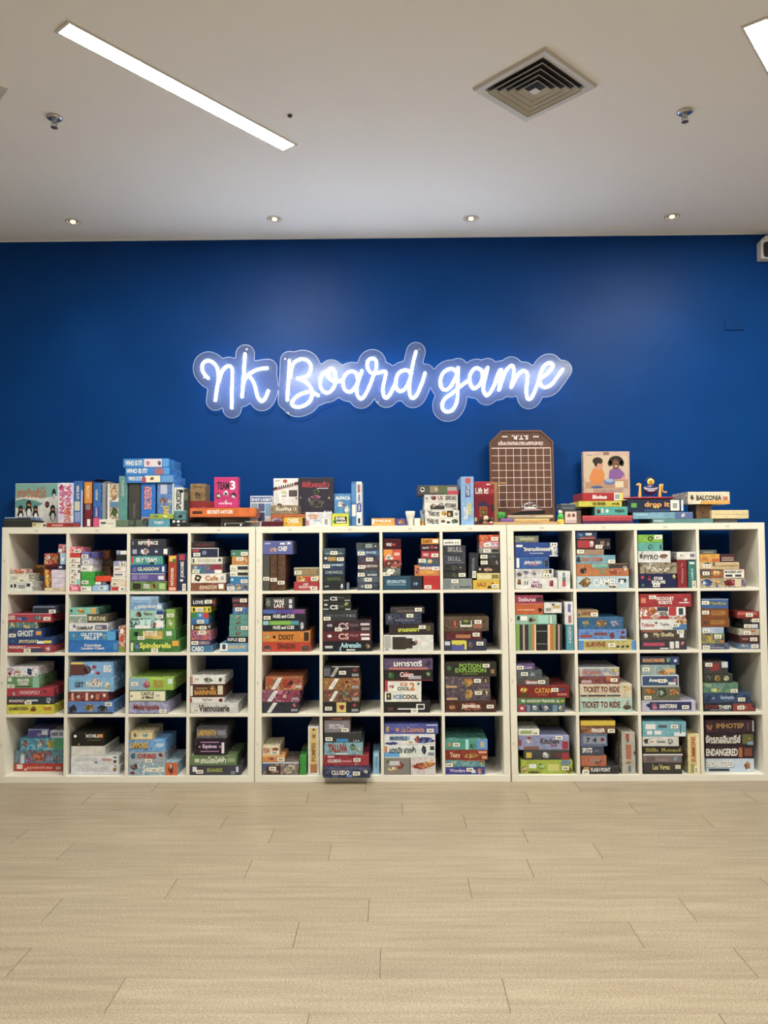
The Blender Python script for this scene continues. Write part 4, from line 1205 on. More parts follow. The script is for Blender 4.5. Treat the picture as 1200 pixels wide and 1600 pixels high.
cubby(3, 5, 395, 1115, 6, r'''
@L .012
658 1100 520 3c4664/2c3450/54607c i-.05 b603|t CLUEDO,f0ece4,.18,.56,.35,.85;t U,c83030,.34,.38,.4,.8;p 6a98d8,.5,.62,.1,.35;o e8e0d0,.85,.96,.45,.95;o 8a8a60,.6,.75,.1,.6;s .71,.5|dark blue box jutting past the shelf front
660 1088 388 a02c34/b83c40/8a2430|t CLUEDO,f4ece8,.1,.4,.32,.6;o d87068,.62,.8,.0,.4;p d8a8a8,.1,.24,.75,.95;p d89090,.42,.62,.35,.5;s .74,.55|red box, white lettering
670 1030 272 7aacb8/88b4b8/6a98a8|t TALUVA,c83c24,.1,.6,.25,.88;t TALUVA,a02c1c,.105,.605,.2,.82;o 5a7a50,.66,.82,.3,.95;p d8e8ec,.3,.6,.03,.12;o b8c8b0,.8,.95,.1,.7|pale blue box, red lettering
672 1020 177 3e4040|p 2a8cc0,.32,.64,.05,.38;t L O A,ccc,.78,.94,.08,.28;s .12,.35|dark grey box, blue strip
670 912 64 8a8084|t SPECTRAL,d0ccc8,.18,.8,.3,.7;s .8,.2|grey-mauve box, pale lettering
668 912 33 4c2c20/603c2c|p a8683c,.3,.7,.3,.7|thin dark brown box
@R .03
1128 1187 370 8abcd8 d.2|r Fabulous,5a8098,.35,.6,.3,.8;p c8dce8,.1,.9,.88,.95|upright pale blue spine
@B .25
1128 1187 295 5a8cc0 d.13|p 8ab4dc,.1,.9,.8,.95|blue box behind pale spine
''')
cubby(3, 6, 590, 1115, 6, r'''
@O .006
60 543 412 d8ccc8/c8bcb8|p 8a8478,.0,.5,.02,.98;o a8503c,.2,.4,.3,.8;o d8c080,.05,.25,.1,.5;o 7a8858,.02,.2,.6,.9;p c8c4c0,.1,.3,.55,.8;o d86a38,.56,.9,.3,.72;o e09048,.75,1,.4,.85;o c84830,.53,.7,.35,.6;p 3a3430,.5,.515,0,1;s .92,.85|large pale box, orange dragon
60 540 295 dce4ec|t แตกฉัง สายฟ้า,2c3448,.1,.62,.35,.9;p 58a8dc,.0,.3,.05,.45;o 2c3c54,.72,.84,.2,1;p 2a3038,.9,.98,.6,.9;p d87830,.01,.06,.4,.9;p 889,.86,.98,.15,.4|white and blue box, Thai lettering
60 540 192 dedad8|p 8ab0c8,.1,.5,.4,.8;t MARVELS,3c5068,.12,.45,.45,.8;o 4048a0,.55,1.0,.1,.75;o 4048a0,.0,.3,-.0,.3;o b85c50,.6,.7,.1,.9;o 6a90c8,.86,.95,.2,.6;s .52,.25|white box, violet swoosh
65 568 100 4c549c/5c64ac|t La Cucaracha,d89070,.32,.74,.2,.75;o e08c60,.17,.3,.25,.65;o d8b060,.02,.1,.1,.95;p c8d0dc,.78,.98,.85,.95;s .85,.35|violet-blue box, orange lettering
''')
cubby(3, 7, 590, 1115, 6, r'''
@O .012
638 1005 502 3c3c80/4c50a0|t Wonders,c8b8d8,.1,.5,.3,.8;o d89070,.8,.94,.1,.9;p dde,.66,.76,.2,.6;s .62,.65|violet box, pale script
638 1005 435 5a98a0/488890/78a8a0|o d8a848,.86,.97,.3,.9;o a8b880,.15,.3,.3,.9;p c85c38,.4,1,.88,1;s .08,.2|teal box, yellow figure
638 1033 340 8c2c20/a03c28|t Tsuro,e8c890,.1,.34,.25,.75;o c88c38,.42,.78,.15,.7;p e0a080,.78,.97,.65,.88;p c8a060,.86,.98,.1,.4|red-brown box, gold dragon
635 1030 243 4a9c88|p 5a98dc,.75,1,.02,.98;p a8e0d0,.48,.55,.02,.98;o 2c7050,.58,.72,.1,.7;p c8b078,.83,.92,.25,.8;o d8a080,.06,.14,.3,.7;s .26,.5|green and sky blue box
''')
# ---- right unit
cubby(0, 8, 790, 820, 5.714, r'''
@L .008
85 462 473 dcd8cc|t MAZE,8a4070,.38,.64,.1,.45;t MAGIC,b870a0,.42,.58,.5,.72;o b84048,.8,.92,.1,.85;o c88838,.05,.14,.5,.95;p 6a4030,.05,.14,.4,.6;t I1,666,.22,.3,.35,.7|wide white box, plum lettering
85 428 395 d4d0c8/bcb8b0|o 7a7a98,.2,.36,.3,.9;o 887870,.04,.18,.1,.7;o a89098,.42,.56,.2,.8;o c8a838,.78,.86,.5,.95;p 333,.88,.95,.5,.95;s .82,.2|white box, sketchy faces
85 388 286 3468a8/2c5c9c|t JERACED,f4e0d0,.26,.78,.35,.65;p e8e0d8,.04,.12,.1,.9;o 3c3c40,.84,.99,.1,.9;p d87850,.4,.66,.3,.36|blue box, white sloping lettering
82 468 158 2c4c94|t วิทยามหัศจรรย์,f0ead0,.2,.82,.4,.68;t magnetic,c8d0e0,.34,.66,.18,.3;p d8d4cc,.03,.18,.68,.85;o e0dcd4,.8,1,.1,.9;p e0dccc,.8,.99,.02,.12;s .9,.85|tall blue box, Thai lettering
84 295 98 6a6c60/80826c|p a8a884,.2,.8,.3,.75|grey-green box, khaki strip
@R .008
466 576 412 d8d4ca d.2|p 7a90a0,.38,.58,.68,.92;p 4a8a78,.36,.62,.5,.66;p c85048,.36,.62,.12,.48;p 555,.36,.62,.44,.5|upright white box, coloured tower
''')
cubby(0, 9, 790, 820, 5.714, r'''
@O .008
635 1100 460 b4ccd0|o a87838,.02,.3,.05,.85;o c89850,.1,.26,.5,.95;t CAMEL,d8a8b0,.32,.78,.2,.85;t CAMEL,6a4a88,.325,.785,.24,.88;t CAMEL,f4ecec,.32,.78,.2,.84;o 8a6a38,.6,.76,.0,.3;p 333,.8,.95,.5,.8;p ddd,.83,.9,.35,.7|pale blue box, camel and flag
632 1097 348 c87840|p 3c3c3c,.62,1,.65,.97;p 78b8a8,.3,.6,.7,.97;o 5a2824,.05,.2,.1,.9;o d88c60,.08,.17,.6,.9;t Camel\nUp,5aa088,.36,.62,.1,.9;o c85c38,.6,.88,.1,.6;o e0c0a0,.88,.98,.4,.9|orange desert box, green lettering
632 980 272 68a0b0/78b0b8|t SAND STORM,d87c50,.12,.66,.3,.8;t SAND STORM,c0603c,.125,.665,.25,.76;o 3c3c34,.0,.12,.1,.9;p e0e0d8,.82,.98,.05,.45;s .9,.25|teal box, orange lettering
634 878 220 a88468|s .14,.65|plain tan box
632 935 125 3a2e2e|p b83038,.03,.5,.15,.85;o d8c0b8,.38,.52,.2,.85;p 8a7068,.7,.82,.3,.8;o 888,.88,.97,.3,.7;s .66,.25|black box, red panel
632 815 64 3c5074/2c3c58|o 5a88b8,.05,.35,.3,.9;p d88068,.15,.9,.0,.15;p ccc,.45,.75,.5,.85;p a03830,.35,.9,.1,.3|blue-black box
''')
cubby(0, 10, 990, 820, 5.714, r'''
@L .008
45 383 436 262c54|t STAR\nREALMS,f0f0f4,.34,.7,.3,.78;o b03840,.24,.33,.5,.85;p c83c40,.06,.14,.65,.85;o 3c8a50,.07,.15,.1,.3;o e0d050,.88,.98,.65,.95;s .46,.2|navy box, white stacked lettering
57 385 338 8a7c64/a8987c/6a5c48|o c8b898,.1,.5,.3,1;o b8a888,.45,.85,.1,.8;o d8c8a8,.25,.6,.1,.6|brown marbled box
40 330 234 dcd8d0|t PYRO,5a5048,.16,.62,.25,.7;o 6a6460,.04,.14,.3,.8;o a87858,.64,.94,.3,.8;p 998,.1,.16,.8,.98|white box, dark spaced capitals
38 262 160 58ac98|o 2c3c38,.38,.62,.15,.85;o 58ac98,.43,.57,.3,.7;p 3c5c54,.86,.94,.2,.75|teal box, dark ring
38 260 88 7cb438|o 2c3c20,.38,.62,.15,.85;o 7cb438,.43,.57,.3,.7;o a8b830,.25,.33,.3,.6;p d8d8c0,.66,.98,.45,.95;s .8,.65|lime green box, dark ring
@M .008
388 475 314 962830|r Welcome To,d89080,.38,.6,.15,.9|upright dark red spine
@R .008
485 557 322 3c8074|r CAMPUS,a8d8c8,.35,.65,.3,.72;p d8e8e0,.2,.8,.88,.96;s .7,.12,v|upright green spine
@B .008
385 557 243 dcd6cc b312 d.28|p 777,.7,.95,.35,.75;s .28,.55|white box lying on two upright spines
''')
cubby(0, 11, 990, 820, 5.714, r'''
@O .008
595 1000 477 5a6898/c8b088/a89870|o 4860a0,.0,.28,.05,.98;o c8d0e0,.05,.12,.3,.7;o a02c30,.5,.82,.05,.95;p d8c8a0,.76,.9,.1,.9;p 7a6a8a,.9,.97,.15,.85;o d89848,.3,.45,.3,.9|blue and sand box, red face
593 993 397 c86c30/b85c28/5a6a40|p e8e6dc,.53,.98,.05,.95;t MODERN ART,2c2c2c,.55,.94,.55,.85;p 444,.56,.72,.15,.4;p 444,.78,.92,.15,.4;o e0a050,.22,.48,.2,.9;p 5a4a48,.0,.24,.3,1;s .13,.55|orange picture box, white title end
592 942 334 d4b888|t A CUP OF TOKYO,a87848,.38,.96,.3,.65;o 333,.08,.28,.6,1;p 5a7040,.32,.38,.4,1;s .17,.5|tan box, faint brown lettering
592 768 260 d89430/e0a440|p d85838,.6,.95,.1,.4;p c87830,.1,.4,.2,.6|orange box end
592 742 224 5c6058|p a8a890,.2,.8,.3,.5|thin grey card box
@B .012
772 905 262 5a3034/4c2830 b333|p c8a080,.1,.9,.45,.6;p d8c8b0,.1,.9,.2,.3|dark red box, pale stripes
''')
cubby(1, 8, 790, 920, 5.714, r'''
@L .006
90 508 437 3c3c34|p 7cac48,.0,.08,0,1;p c8a090,.15,.19,0,1;p 6a9a70,.27,.35,0,1;p d87c28,.35,.40,0,1;p e0d0a8,.40,.43,0,1;p 222,.43,.68,0,1;p e0c8a0,.68,.73,0,1;p d07420,.73,.81,0,1;p 88b060,.81,.85,0,1;p c89090,.9,.94,0,1;p bbb,.45,.67,.5,.53|striped box, black centre panel
90 508 319 3c3c34|p 7cac48,.0,.08,0,1;p c8a090,.15,.19,0,1;p 6a9a70,.27,.35,0,1;p d87c28,.35,.40,0,1;p e0d0a8,.40,.43,0,1;p 222,.43,.68,0,1;p e0c8a0,.68,.73,0,1;p d07420,.73,.81,0,1;p 88b060,.81,.85,0,1;p c89090,.9,.94,0,1;p bbb,.45,.67,.48,.51|striped box, matching the one below
88 455 230 8cb89c|o 222,.02,.12,.3,.95;p e8ece0,.12,.28,.4,.85;o 4a2c28,.3,.44,.2,.7;o b07858,.4,.5,.2,.6;p 9ad0b8,.55,.8,.1,.9;p dde,.84,.88,.1,.9|mint box, black and white drawing
88 335 142 d0602c|t companies,e8b890,.08,.68,.35,.6;o 4a3028,.78,1,.2,.7|orange box, pale lettering
85 335 58 a83c58/983450|t โดมินาส,f0e0e0,.1,.72,.35,.75;p 4a3038,.75,.98,.35,.8;p d87850,.0,1,.0,.12|magenta box, white Thai lettering
@M .006
342 500 124 dcd8cc b218 d.2|p 444,.45,.6,.7,.9;p c8a860,.5,.9,.45,.75;p 998,.1,.4,.2,.5|white box on the mint one
@R .006
540 607 322 4c9ca8 d.25|r HOEV,d0c8c0,.3,.7,.3,.95|upright teal spine
527 607 116 dcd8d0 d.25|p 6a70b0,.35,.7,.55,.9;p a8706c,.4,.75,.08,.4|upright white spine, violet print
''')
cubby(1, 9, 790, 920, 5.714, r'''
@O .006
650 1165 461 b8a858/c8b868|p 4c90d0,.0,.09,0,1;p 4c90d0,.93,1,0,1;t SURVIVE,983028,.13,.47,.35,.85;o 2c3844,.65,.72,.2,.5;o 2c3844,.74,.81,.2,.5;o 2c3844,.82,.89,.2,.5;p e0dcd0,.52,.63,.3,.7;s .58,.5|sand-coloured box, red lettering
650 1078 361 4c78b8/6a98d0/5a88c4|p a8483c,.04,.28,.25,.5;p 8a4848,.32,.6,.45,.7;o 983c38,.64,.76,.1,.8;o b83840,.87,.98,.55,.9;p 7a4440,.87,.98,.15,.4;p d0e0e8,.0,1,.0,.1|blue box, ship pictures
645 1050 256 2c6088/347098|o d0a058,.38,.64,.1,.9;t TUT,6a3c20,.44,.6,.25,.7;o b0a060,.1,.26,.2,.85;o 8a90a8,.7,.94,.2,.8|deep blue box, carved gold lettering
642 828 191 b49c68|t SURVIVE,8a3c28,.2,.62,.3,.75;p 4c5c40,.03,.12,.2,.6;p a8483c,.0,1,.85,.95;s .8,.4|small tan box, red lettering
''')
cubby(1, 10, 990, 920, 5.714, r'''
@O .006
62 475 460 3c3c40/46444a|p c04460,.06,.52,.4,.75;p ddd8cc,.63,.72,.1,.85;p ddd8cc,.75,.83,.15,.9;o d05868,.86,.96,.4,.9;p ddd,.42,.6,.08,.2|dark grey box, two white cards
62 475 367 4c4240/5a4c44|t My Shelfie,d8c898,.28,.72,.25,.75;p a05c40,.03,.48,.8,.98;o d0ccc0,.06,.16,.15,.75;p ddd,.84,.93,.25,.7;s .86,.82|dark brown box, cream lettering
60 473 272 dcd8ce|t Tribute,c85868,.02,.3,.3,.65;t Turin,666,.42,.62,.4,.65;p 4880b0,.7,1,.03,.55;o e0963c,.75,1,.5,1;o dfe6ea,.68,.9,.4,.75;o 444,.31,.37,.55,.75;s .76,.45|white box, blue and orange corner
55 462 162 d0ccc0/b85c48/e0dccc|o d87c38,.2,.35,.4,.98;p 445,.38,.62,.65,.98;o e8e4d8,.36,.66,.25,.7;t AZUL,333,.42,.6,.33,.6;p c83038,.64,.8,.3,.98;p ece8dc,.8,1,.3,.98;p 2c4a58,.85,.95,.35,.9;p c83c38,.04,.2,.03,.25;p b83038,.42,.62,.03,.25|red and white tiled box
52 515 46 a82c34/b4343c|t RICOCHET\nROBOTS,f4e4dc,.33,.66,.2,.78;p d88860,.03,.12,.3,.7;p f0dcd8,.76,.95,.28,.36;o f0dcd8,.84,.93,.4,.7;s .25,.75|long dark red box, white lettering
''')
cubby(1, 11, 990, 920, 5.714, r'''
@L .008
610 857 488 5c6478/6a748c/4c5468|p 9aa0a8,.3,.8,.2,.35;s .15,.3|blue-grey box
610 812 400 4c3868/8a9838/5c4078/a8a040|o c8a838,.1,.5,.2,.9;o d8684c,.8,.97,.1,.35;s .7,.7|purple and yellow art box
610 805 343 9cb0c8/b0c0d4|s .18,.4|pale blue card box
607 857 263 8c5028|t GOLDEN,c88c38,.3,.82,.3,.8;o 6a5450,.05,.25,.3,.7|brown box, gold lettering, no sticker
605 848 177 8c5028|t GOLDEN,c88c38,.35,.88,.3,.8;s .15,.6|brown box, gold lettering, sticker
603 845 90 44689c|t Medina,b0a850,.28,.92,.4,.7;p 8aa0c0,.0,1,.9,1;s .15,.6|blue box, dull gold lettering
@R .008
943 1137 488 68809c/5c7088/7c94a8|o b0b8b0,.1,.4,.4,.9;s .75,.5|steel blue card box
943 1137 415 4c2428/5c3030|t MIRA,b8887c,.15,.45,.4,.7;s .7,.5|dark maroon card box
940 1137 358 b8b098/a8a084|p c86038,.5,.8,.5,.8;s .4,.35|beige card box
980 1137 308 2c2c2c|p ccc,.5,.9,.15,.85;s .25,.5|black box, barcode label
975 1137 264 34302c|o c8a038,.45,.65,.3,.8;s .78,.7|black box, gold swirl
925 1130 202 982c2c|p c86450,.0,.9,.5,.9;s .55,.5|red box, top of pile
''')
cubby(2, 8, 790, 1015, 5.714, r'''
@O .008
105 530 489 3c5060/50687a|p b03c44,.02,.17,.05,.95;o e0c8c0,.06,.13,.3,.7;p 789,.2,.27,.1,.9;o c8ccc8,.3,.42,.15,.9;o 222,.45,.52,.2,.8;o d8d8d0,.54,.66,.15,.9;p 6a90a8,.74,.84,.1,.9;o c8b888,.86,.95,.1,.9|blue-grey box, red square emblem
105 532 432 4c7440/5a8448|t KINGDOM TREASURE,d8dcb8,.2,.78,.3,.75;o b8c8a8,.07,.17,.2,.8;o a8b888,.8,.88,.1,.7;o d0b838,.9,.98,.3,.7|dark green box, pale lettering
108 568 320 8c2824|t CATAN,e0a030,.33,.66,.38,.8;o e8b828,.03,.2,.4,.9;p 5a4020,.02,.22,.05,.35;p 3c4880,.78,.92,.6,.72;p c87868,.76,.95,.2,.36;p c86a38,.4,.58,.22,.28;s .72,.64|red box, gold lettering, sun
100 390 253 54504c/605c54|p a03c40,.22,.86,.2,.6;t Saboteur,e8dcd0,.28,.64,.2,.7;s .76,.45|grey box, red lettering strip
100 325 183 4c5458/5c6468|o 889898,.5,.75,.2,.9;s .3,.5|slate grey box
98 262 128 5c4870/6c5480|t Loot,c8b0d0,.45,.85,.2,.7;s .18,.4|small purple card box
''')
cubby(2, 9, 790, 1015, 5.714, r'''
@O .008
662 1130 432 a4c0ac/b0ccb8|t TICKET TO RIDE,7c2c24,.04,.77,.3,.75;o 7a6458,.82,1,.1,.6;o a89080,.87,.95,.5,.9|pale green box, dark red lettering
660 1127 307 c8b898/d4c4a4|t TICKET TO RIDE,7c2c24,.07,.76,.42,.82;o c8a040,.83,.96,.4,.9;p 444,.02,.14,.1,.22;p 444,.16,.5,.1,.22;p 555,.52,.78,.1,.22|beige box, dark red lettering
658 1018 238 884040/985050/704038|p c86a3c,.66,.82,.4,.9;p c0a0a0,.05,.3,.1,.5;s .86,.5|dull red box
655 1015 160 b8a898/8a98a8/c8b8a8|t INDIANA,c86a48,.08,.55,.2,.7;p ddd8c0,.0,1,.9,1;o d0c050,.82,.98,.4,.9|beige box, orange lettering
''')
cubby(2, 10, 990, 1015, 5.714, r'''
@O .008
70 553 453 b8b4c4|p 28346c,.15,.92,.15,.85;t SANTORINI,f0f0f4,.33,.65,.28,.68;o c87888,.18,.3,.1,.85;o 28346c,.08,.2,.3,.8;s .81,.4|pale lilac box, navy panel
73 417 332 6c6c54|p 7c7c64,.02,.98,.93,1;o c87828,.05,.35,.4,.9;o c87828,.7,.97,.3,.9;o 4c5c48,.36,.66,.15,.95;o a8b898,.45,.57,.3,.8;s .15,.2|olive box, orange wings
68 402 228 dcdcdc|p 34547c,.03,.97,.1,.92;t Aventuria,f0ece0,.2,.7,.4,.75;p d8d4c8,.72,.92,.15,.4;p c86a68,.86,.94,.45,.7;s .55,.5|white-edged dark blue box
66 375 136 7c9898/8ca8a8/a8b098|o d89440,.42,.95,.05,.5;p a8c0b8,.4,.43,.05,.95;p e0b060,.7,.98,.3,.6;s .14,.55|grey-teal box, orange wing
64 405 64 2c3c50|t MONOCHROMES,d88040,.05,.62,.3,.8;t MONOCHROMES,e8a868,.05,.62,.34,.78;o 6aa890,.66,.78,.3,.9;p 34447c,.78,1,.02,.98;o e0e0dc,.86,.95,.3,.75|navy box, orange lettering
''')
cubby(2, 11, 990, 1015, 5.714, r'''
@O .008
628 1090 477 2c3038|t STOP,983030,.02,.28,.3,.75;t THIEF!,e8ecec,.28,.52,.3,.75;p 983c38,.56,.98,.05,.95;o d0a890,.62,.84,.1,.9;o 444,.92,.98,.4,.9;p bbb,.12,.5,.15,.2;s .71,.45|dark box, red and white lettering
628 1045 387 34486c/3c5478/2c3c54|t Sandcastle,a8c0d8,.35,.64,.4,.75;p 5c7898,.4,.62,.25,.32;o 9098a8,.16,.24,.35,.6;s .8,.35|dark blue box, pale script
622 932 297 4c7c6c/5c8c70/7c9c68|o 3c6c78,.3,.6,.5,.95;o b8b850,.2,.5,.1,.5;p 90a888,.06,.22,.6,.9;s .88,.2|green underwater picture box
624 885 215 363a32/42463c|o a88430,.35,.62,.1,.85;o c8c8a0,.66,.9,.1,.85;o 5a5c50,.05,.25,.2,.8|black box, gold emblem
622 840 108 44403e/504a48|p ccc,.75,1,.5,1;p 983438,.28,.65,.25,.85;s .22,.75|dark box, red hexagon, white corner
''')
cubby(3, 8, 790, 1115, 5.714, r'''
@O .02
135 597 413 a8b830/98a828|o 8c7428,.86,1,.0,.5;o b89c50,.0,.14,.05,.6;p dde,.16,.3,.4,.7;p c8c868,.52,.74,.2,.7;p 6a88a8,.78,.96,.65,.95;o 8cb838,.3,.5,.3,.8;o 6c5c28,.1,.4,.02,.2;s .86,.4|lime green box
162 572 324 40423e/4a4c48|p d0b030,.05,.17,.2,.75;o ccc8c0,.4,.58,.15,.8;p b03038,.82,.98,.02,.7;p 6a3c38,.66,.8,.3,.7|charcoal box, yellow and red panels
115 567 197 8c90b4/989cc0|t Kitchen,4c443c,.43,.8,.42,.82;t Rush,b03840,.64,.76,.25,.42;p b02c38,.86,.98,.05,.6;o b83c40,.14,.26,.7,.95;o e0dcdc,.15,.25,.4,.75;p a8483c,.0,.06,.3,.7;p 8c5c50,.1,.4,.02,.25;s .8,.85|lavender box, dark lettering
120 480 30 5c5424/4c441c i.24 d.14|t SUSHI,1c1410,.2,.78,.45,.85|dark olive box behind the others
112 302 138 d8dcc8 b197 d.2|p 9cac60,.12,.68,.25,.75;s .8,.35|small white and green box
''')
cubby(3, 9, 790, 1115, 5.714, r'''
@L .012
680 1015 470 403a38|t FLASH POINT,e0dcd4,.24,.76,.3,.82;p d8d0b0,.03,.18,.08,.65;p c88c38,.06,.2,.6,.9;s .1,.25|black box, white block lettering
672 900 375 b46040/c47050|o 8c5440,.3,.85,.2,.8;p c87850,.0,1,.88,1|terracotta box
668 877 292 484c60|t SPOTS,f0f0f0,.08,.5,.3,.85;o 8c90a0,.6,.85,.3,.7|slate box, white ink lettering
668 908 180 606c88/6c7894|p 9098a8,.1,.95,.2,.8;o b03440,.72,.9,.35,.72;t 7 4,333,.2,.6,.3,.7|blue-grey box, small red mark
668 978 62 8c6038/6c4c34/a87040|p d8b818,.0,1,.62,1;t FINGER,f0e8d8,.32,.7,.1,.4;s .88,.22|yellow and brown box
@R .012
1035 1155 165 b8b09c|p b84840,.3,.55,.82,.96;p 5c6c60,.35,.55,.76,.82;p b87058,.3,.7,.35,.7;p 9c7848,.3,.65,.24,.3;p 5c7c88,.45,.65,.04,.2;o 2a2a2a,.88,.98,.45,.55|upright grey-beige spine, red print
''')
cubby(3, 10, 990, 1115, 5.714, r'''
@L .008
85 433 438 3c3a34/464440|t Las Vegas,d0c070,.24,.68,.25,.85;p c8c898,.82,.96,.45,.8|dark grey box, gold handwriting
85 433 373 887470|p 6c5a58,.08,.3,.15,.85;o 6a88a0,.75,.95,.2,.9;p a89488,.35,.65,.3,.4|mauve-brown box
83 437 292 2e2c26|p d8d4c8,.0,1,.0,.16;t Silk Road,a89848,.06,.95,.4,.8|black box, gold scrolls, white base
78 403 206 d4d0c4|o 555,.02,.25,.2,.85;t FLAGS,444,.4,.62,.35,.6;o 888,.68,.85,.15,.85;o d4d0c4,.71,.82,.25,.75;s .25,.5|white box, round stamp
78 468 73 68a8b4/78b4bc|p e4e0d8,.07,.3,.5,.85;p e4e0d8,.1,.22,.15,.4;p e4e0d8,.27,.43,.15,.4;p 50606c,.36,.56,.6,.78;p d8e0e0,.72,.98,.02,.3;p 444,.86,.88,.2,.8;s .73,.68|tall teal box, white labels
@R .008
482 603 187 dcc888|r SUMMONS,c8642c,.25,.62,.3,.95;p a8a048,.2,.5,.03,.26;s .62,.1,v;p e8dcb0,.7,.95,.05,.95|upright cream spine, orange lettering
''')
cubby(3, 11, 990, 1115, 5.714, r'''
@O .05
648 1075 402 b8c8d4/c4d0d8|t ENDANGERED,f4f4f0,.0,.58,.33,.85,;t ENDANGERED,2c2c2c,.005,.585,.3,.8;t ENDANGERED,f4f4f0,.0,.58,.34,.84;p 2c3c44,.05,.48,.05,.24;o a05c28,.78,.93,.15,.8|pale blue box, white lettering
645 1073 292 3c2c34|t ENDANGERED,f0ece0,.0,.66,.22,.82;p b86c34,.68,.76,.1,.9;p 8c4830,.8,.96,.2,.85|dark plum box, white lettering
640 1075 172 3a2830|t จักรกลอินทรีย์,f0e8d8,.0,.72,.25,.85;p a89880,.1,.64,.2,.26;p 6c7040,.76,.98,.15,.9;o c88c30,.86,.94,.4,.7;p 80a0b0,.86,.98,.1,.35|dark box, white Thai lettering
640 1080 57 48303c/543844|t IMHOTEP,d0a058,.22,.78,.35,.75;o a85c38,.0,.16,.1,.8;p 806068,.85,.88,.2,.8;p c8ccd0,.95,.98,.1,.95|dark plum box, gold capitals
''')
# ================================================================== ON TOP OF THE SHELVES
GT = 'boxed games standing on top of the shelves'


def shelf_top(x):
    for u in range(3):
        a, b = UN[u][0], UN[u][1]
        if x < b + .002 or u == 2:
            return UN[u][4] + (UN[u][5] - UN[u][4]) * (x - a) / (b - a)


def pile(ox, oy, s, data, group=GT, cat='board game'):
    zt = None; ins0 = .01; out = []
    for line in data.strip().split('\n'):
        line = line.strip()
        if line[0] == '@':
            ins0 = float(line[1:].split()[0]); zt = None; continue
        x0, x1, yt, colr, opt, ops, look = parse(line)
        ins = opt.get('i', ins0)
        a = aty(ox + x0 / s, oy + yt / s, ins); b = aty(ox + x1 / s, oy + yt / s, ins)
        z1 = (a[2] + b[2]) / 2; z0 = zt
        if 'b' in opt: z0 = aty(ox + (x0 + x1) / 2 / s, oy + opt['b'] / s, ins)[2]
        if z0 is None: z0 = max(shelf_top(a[0]), shelf_top(b[0])) + .0004
        wd = b[0] - a[0]; hh = z1 - z0
        dp = opt.get('d', .25)
        nm = 'card_game_box' if max(wd, hh) < .12 else 'board_game_box'
        out.append(game_box(nm, a[0], b[0], z0 + .0002, z1, ins, dp, colr, ops, look, group, '', opt.get('y', 0), opt.get('k', 0), opt.get('m', 1)))
        zt = z1
    return out


# far left
pile(0, 700, 6, r'''
@.01
36 300 676 33342e d.16|p 44453e,.0,1,.9,1|flat charcoal box at the far left end of the shelf top
42 290 648 7a98c0 d.15|p 333640,.0,.65,.0,.6;p 333a3c,.5,1,.0,.8|clear blue tray lid on the charcoal box at far left
@.01
302 434 700 d0c8a8 d.10|o e8d040,.0,.3,.3,1.0;p 333,.78,.98,.2,.6|small cream box in front of the penguin box
@.01
436 692 702 b03028 d.10|p 982c28,.7,1,.1,.9;p d8a8a0,.2,.6,.3,.6|flat red box in front of the pink upright box
@.11
545 690 326 d8c8d8/c8c0d8/e8e0e8 d.2|r NANJA\nMONJA,d84878,.1,.95,.3,.95;o c82c58,.05,.4,.82,.97;r ROARR,e07838,.4,.85,.05,.42;o c8b870,.55,.95,.4,.55|upright white box, hot pink tumbling lettering
@.11
693 776 308 2c6cb4 d.2|q WHO IS IT?,f4ecc0,.3,.6,.6,.9;p c8c8a0,.1,.7,.36,.56;p 88a0c8,.12,.75,.12,.33;p d8c8d8,.85,1,.0,.8|upright blue box beside the hot pink lettered one
@.11
792 864 312 7c2430 d.2|p e08c20,.0,1,.52,.98;q BLOCKY,f4d8a0,.3,.65,.62,.9;p 8a8078,.2,.8,.38,.5;p e0dcd4,.4,.8,.03,.18|upright orange and maroon box with pale lettering
876 944 326 2c70b8 b738 d.2|q TOPITOP,d8e0b0,.3,.6,.6,.85;p 304c9c,.1,.9,.2,.45;q LOGIC,e8d0e8,.35,.6,.22,.43;p e04878,.05,.95,.0,.2|slim upright blue box with a pink foot
@.13
958 1000 328 8a8e90 d.2|p 9a9ea0,.2,.8,.02,.98|slim upright grey box without print
@.11
1008 1112 332 c8b8a0/a89070/d8d0c0 d.2|o b07040,.3,.95,.6,.95;o d8b888,.4,.85,.65,.9;p 5a88a8,.25,1,.45,.58;o 5a6a30,.3,1,.2,.5;o b88868,.2,.9,.02,.2;p d8d0c0,.0,.2,.0,1|upright cream box with a brown picture
@.005
930 1084 668 e0dcc4 d.10|p 444,.1,.4,.4,.65;p c8c4b0,.5,.9,.3,.6|flat white box at the front left of the shelf top
1086 1199 672 6c8064 b738 d.10|p 5c7058,.0,1,.0,.15|flat sage green box right of the flat white box
''')
# open lid flaps lying on the upright boxes
for (x0, x1, y0, y1, col, lab) in ((868, 958, 306, 318, '2c2a28', 'thin dark leaflet lying on the upright blue box'), (962, 1036, 318, 330, 'd8d4c8', 'thin pale leaflet lying on the slim grey box')):
    a = aty(x0 / 6, 700 + y1 / 6, .13); b = aty(x1 / 6, 700 + y0 / 6, .13)
    bm = bmesh.new(); nn = 8
    up_, dn = [], []
    for k in range(nn + 1):
        t = k / nn; x = a[0] + (b[0] - a[0]) * t; z = a[2] + (.009 if x0 < 900 else .001) + .006 * math.sin(t * math.pi * .8)
        dn.append((x, z)); up_.append((x, z + .0018))
    add_prism(bm, dn + up_[::-1], .13, .30)
    tag(new_obj('flap', bm, card(col)), lab, 'flap')

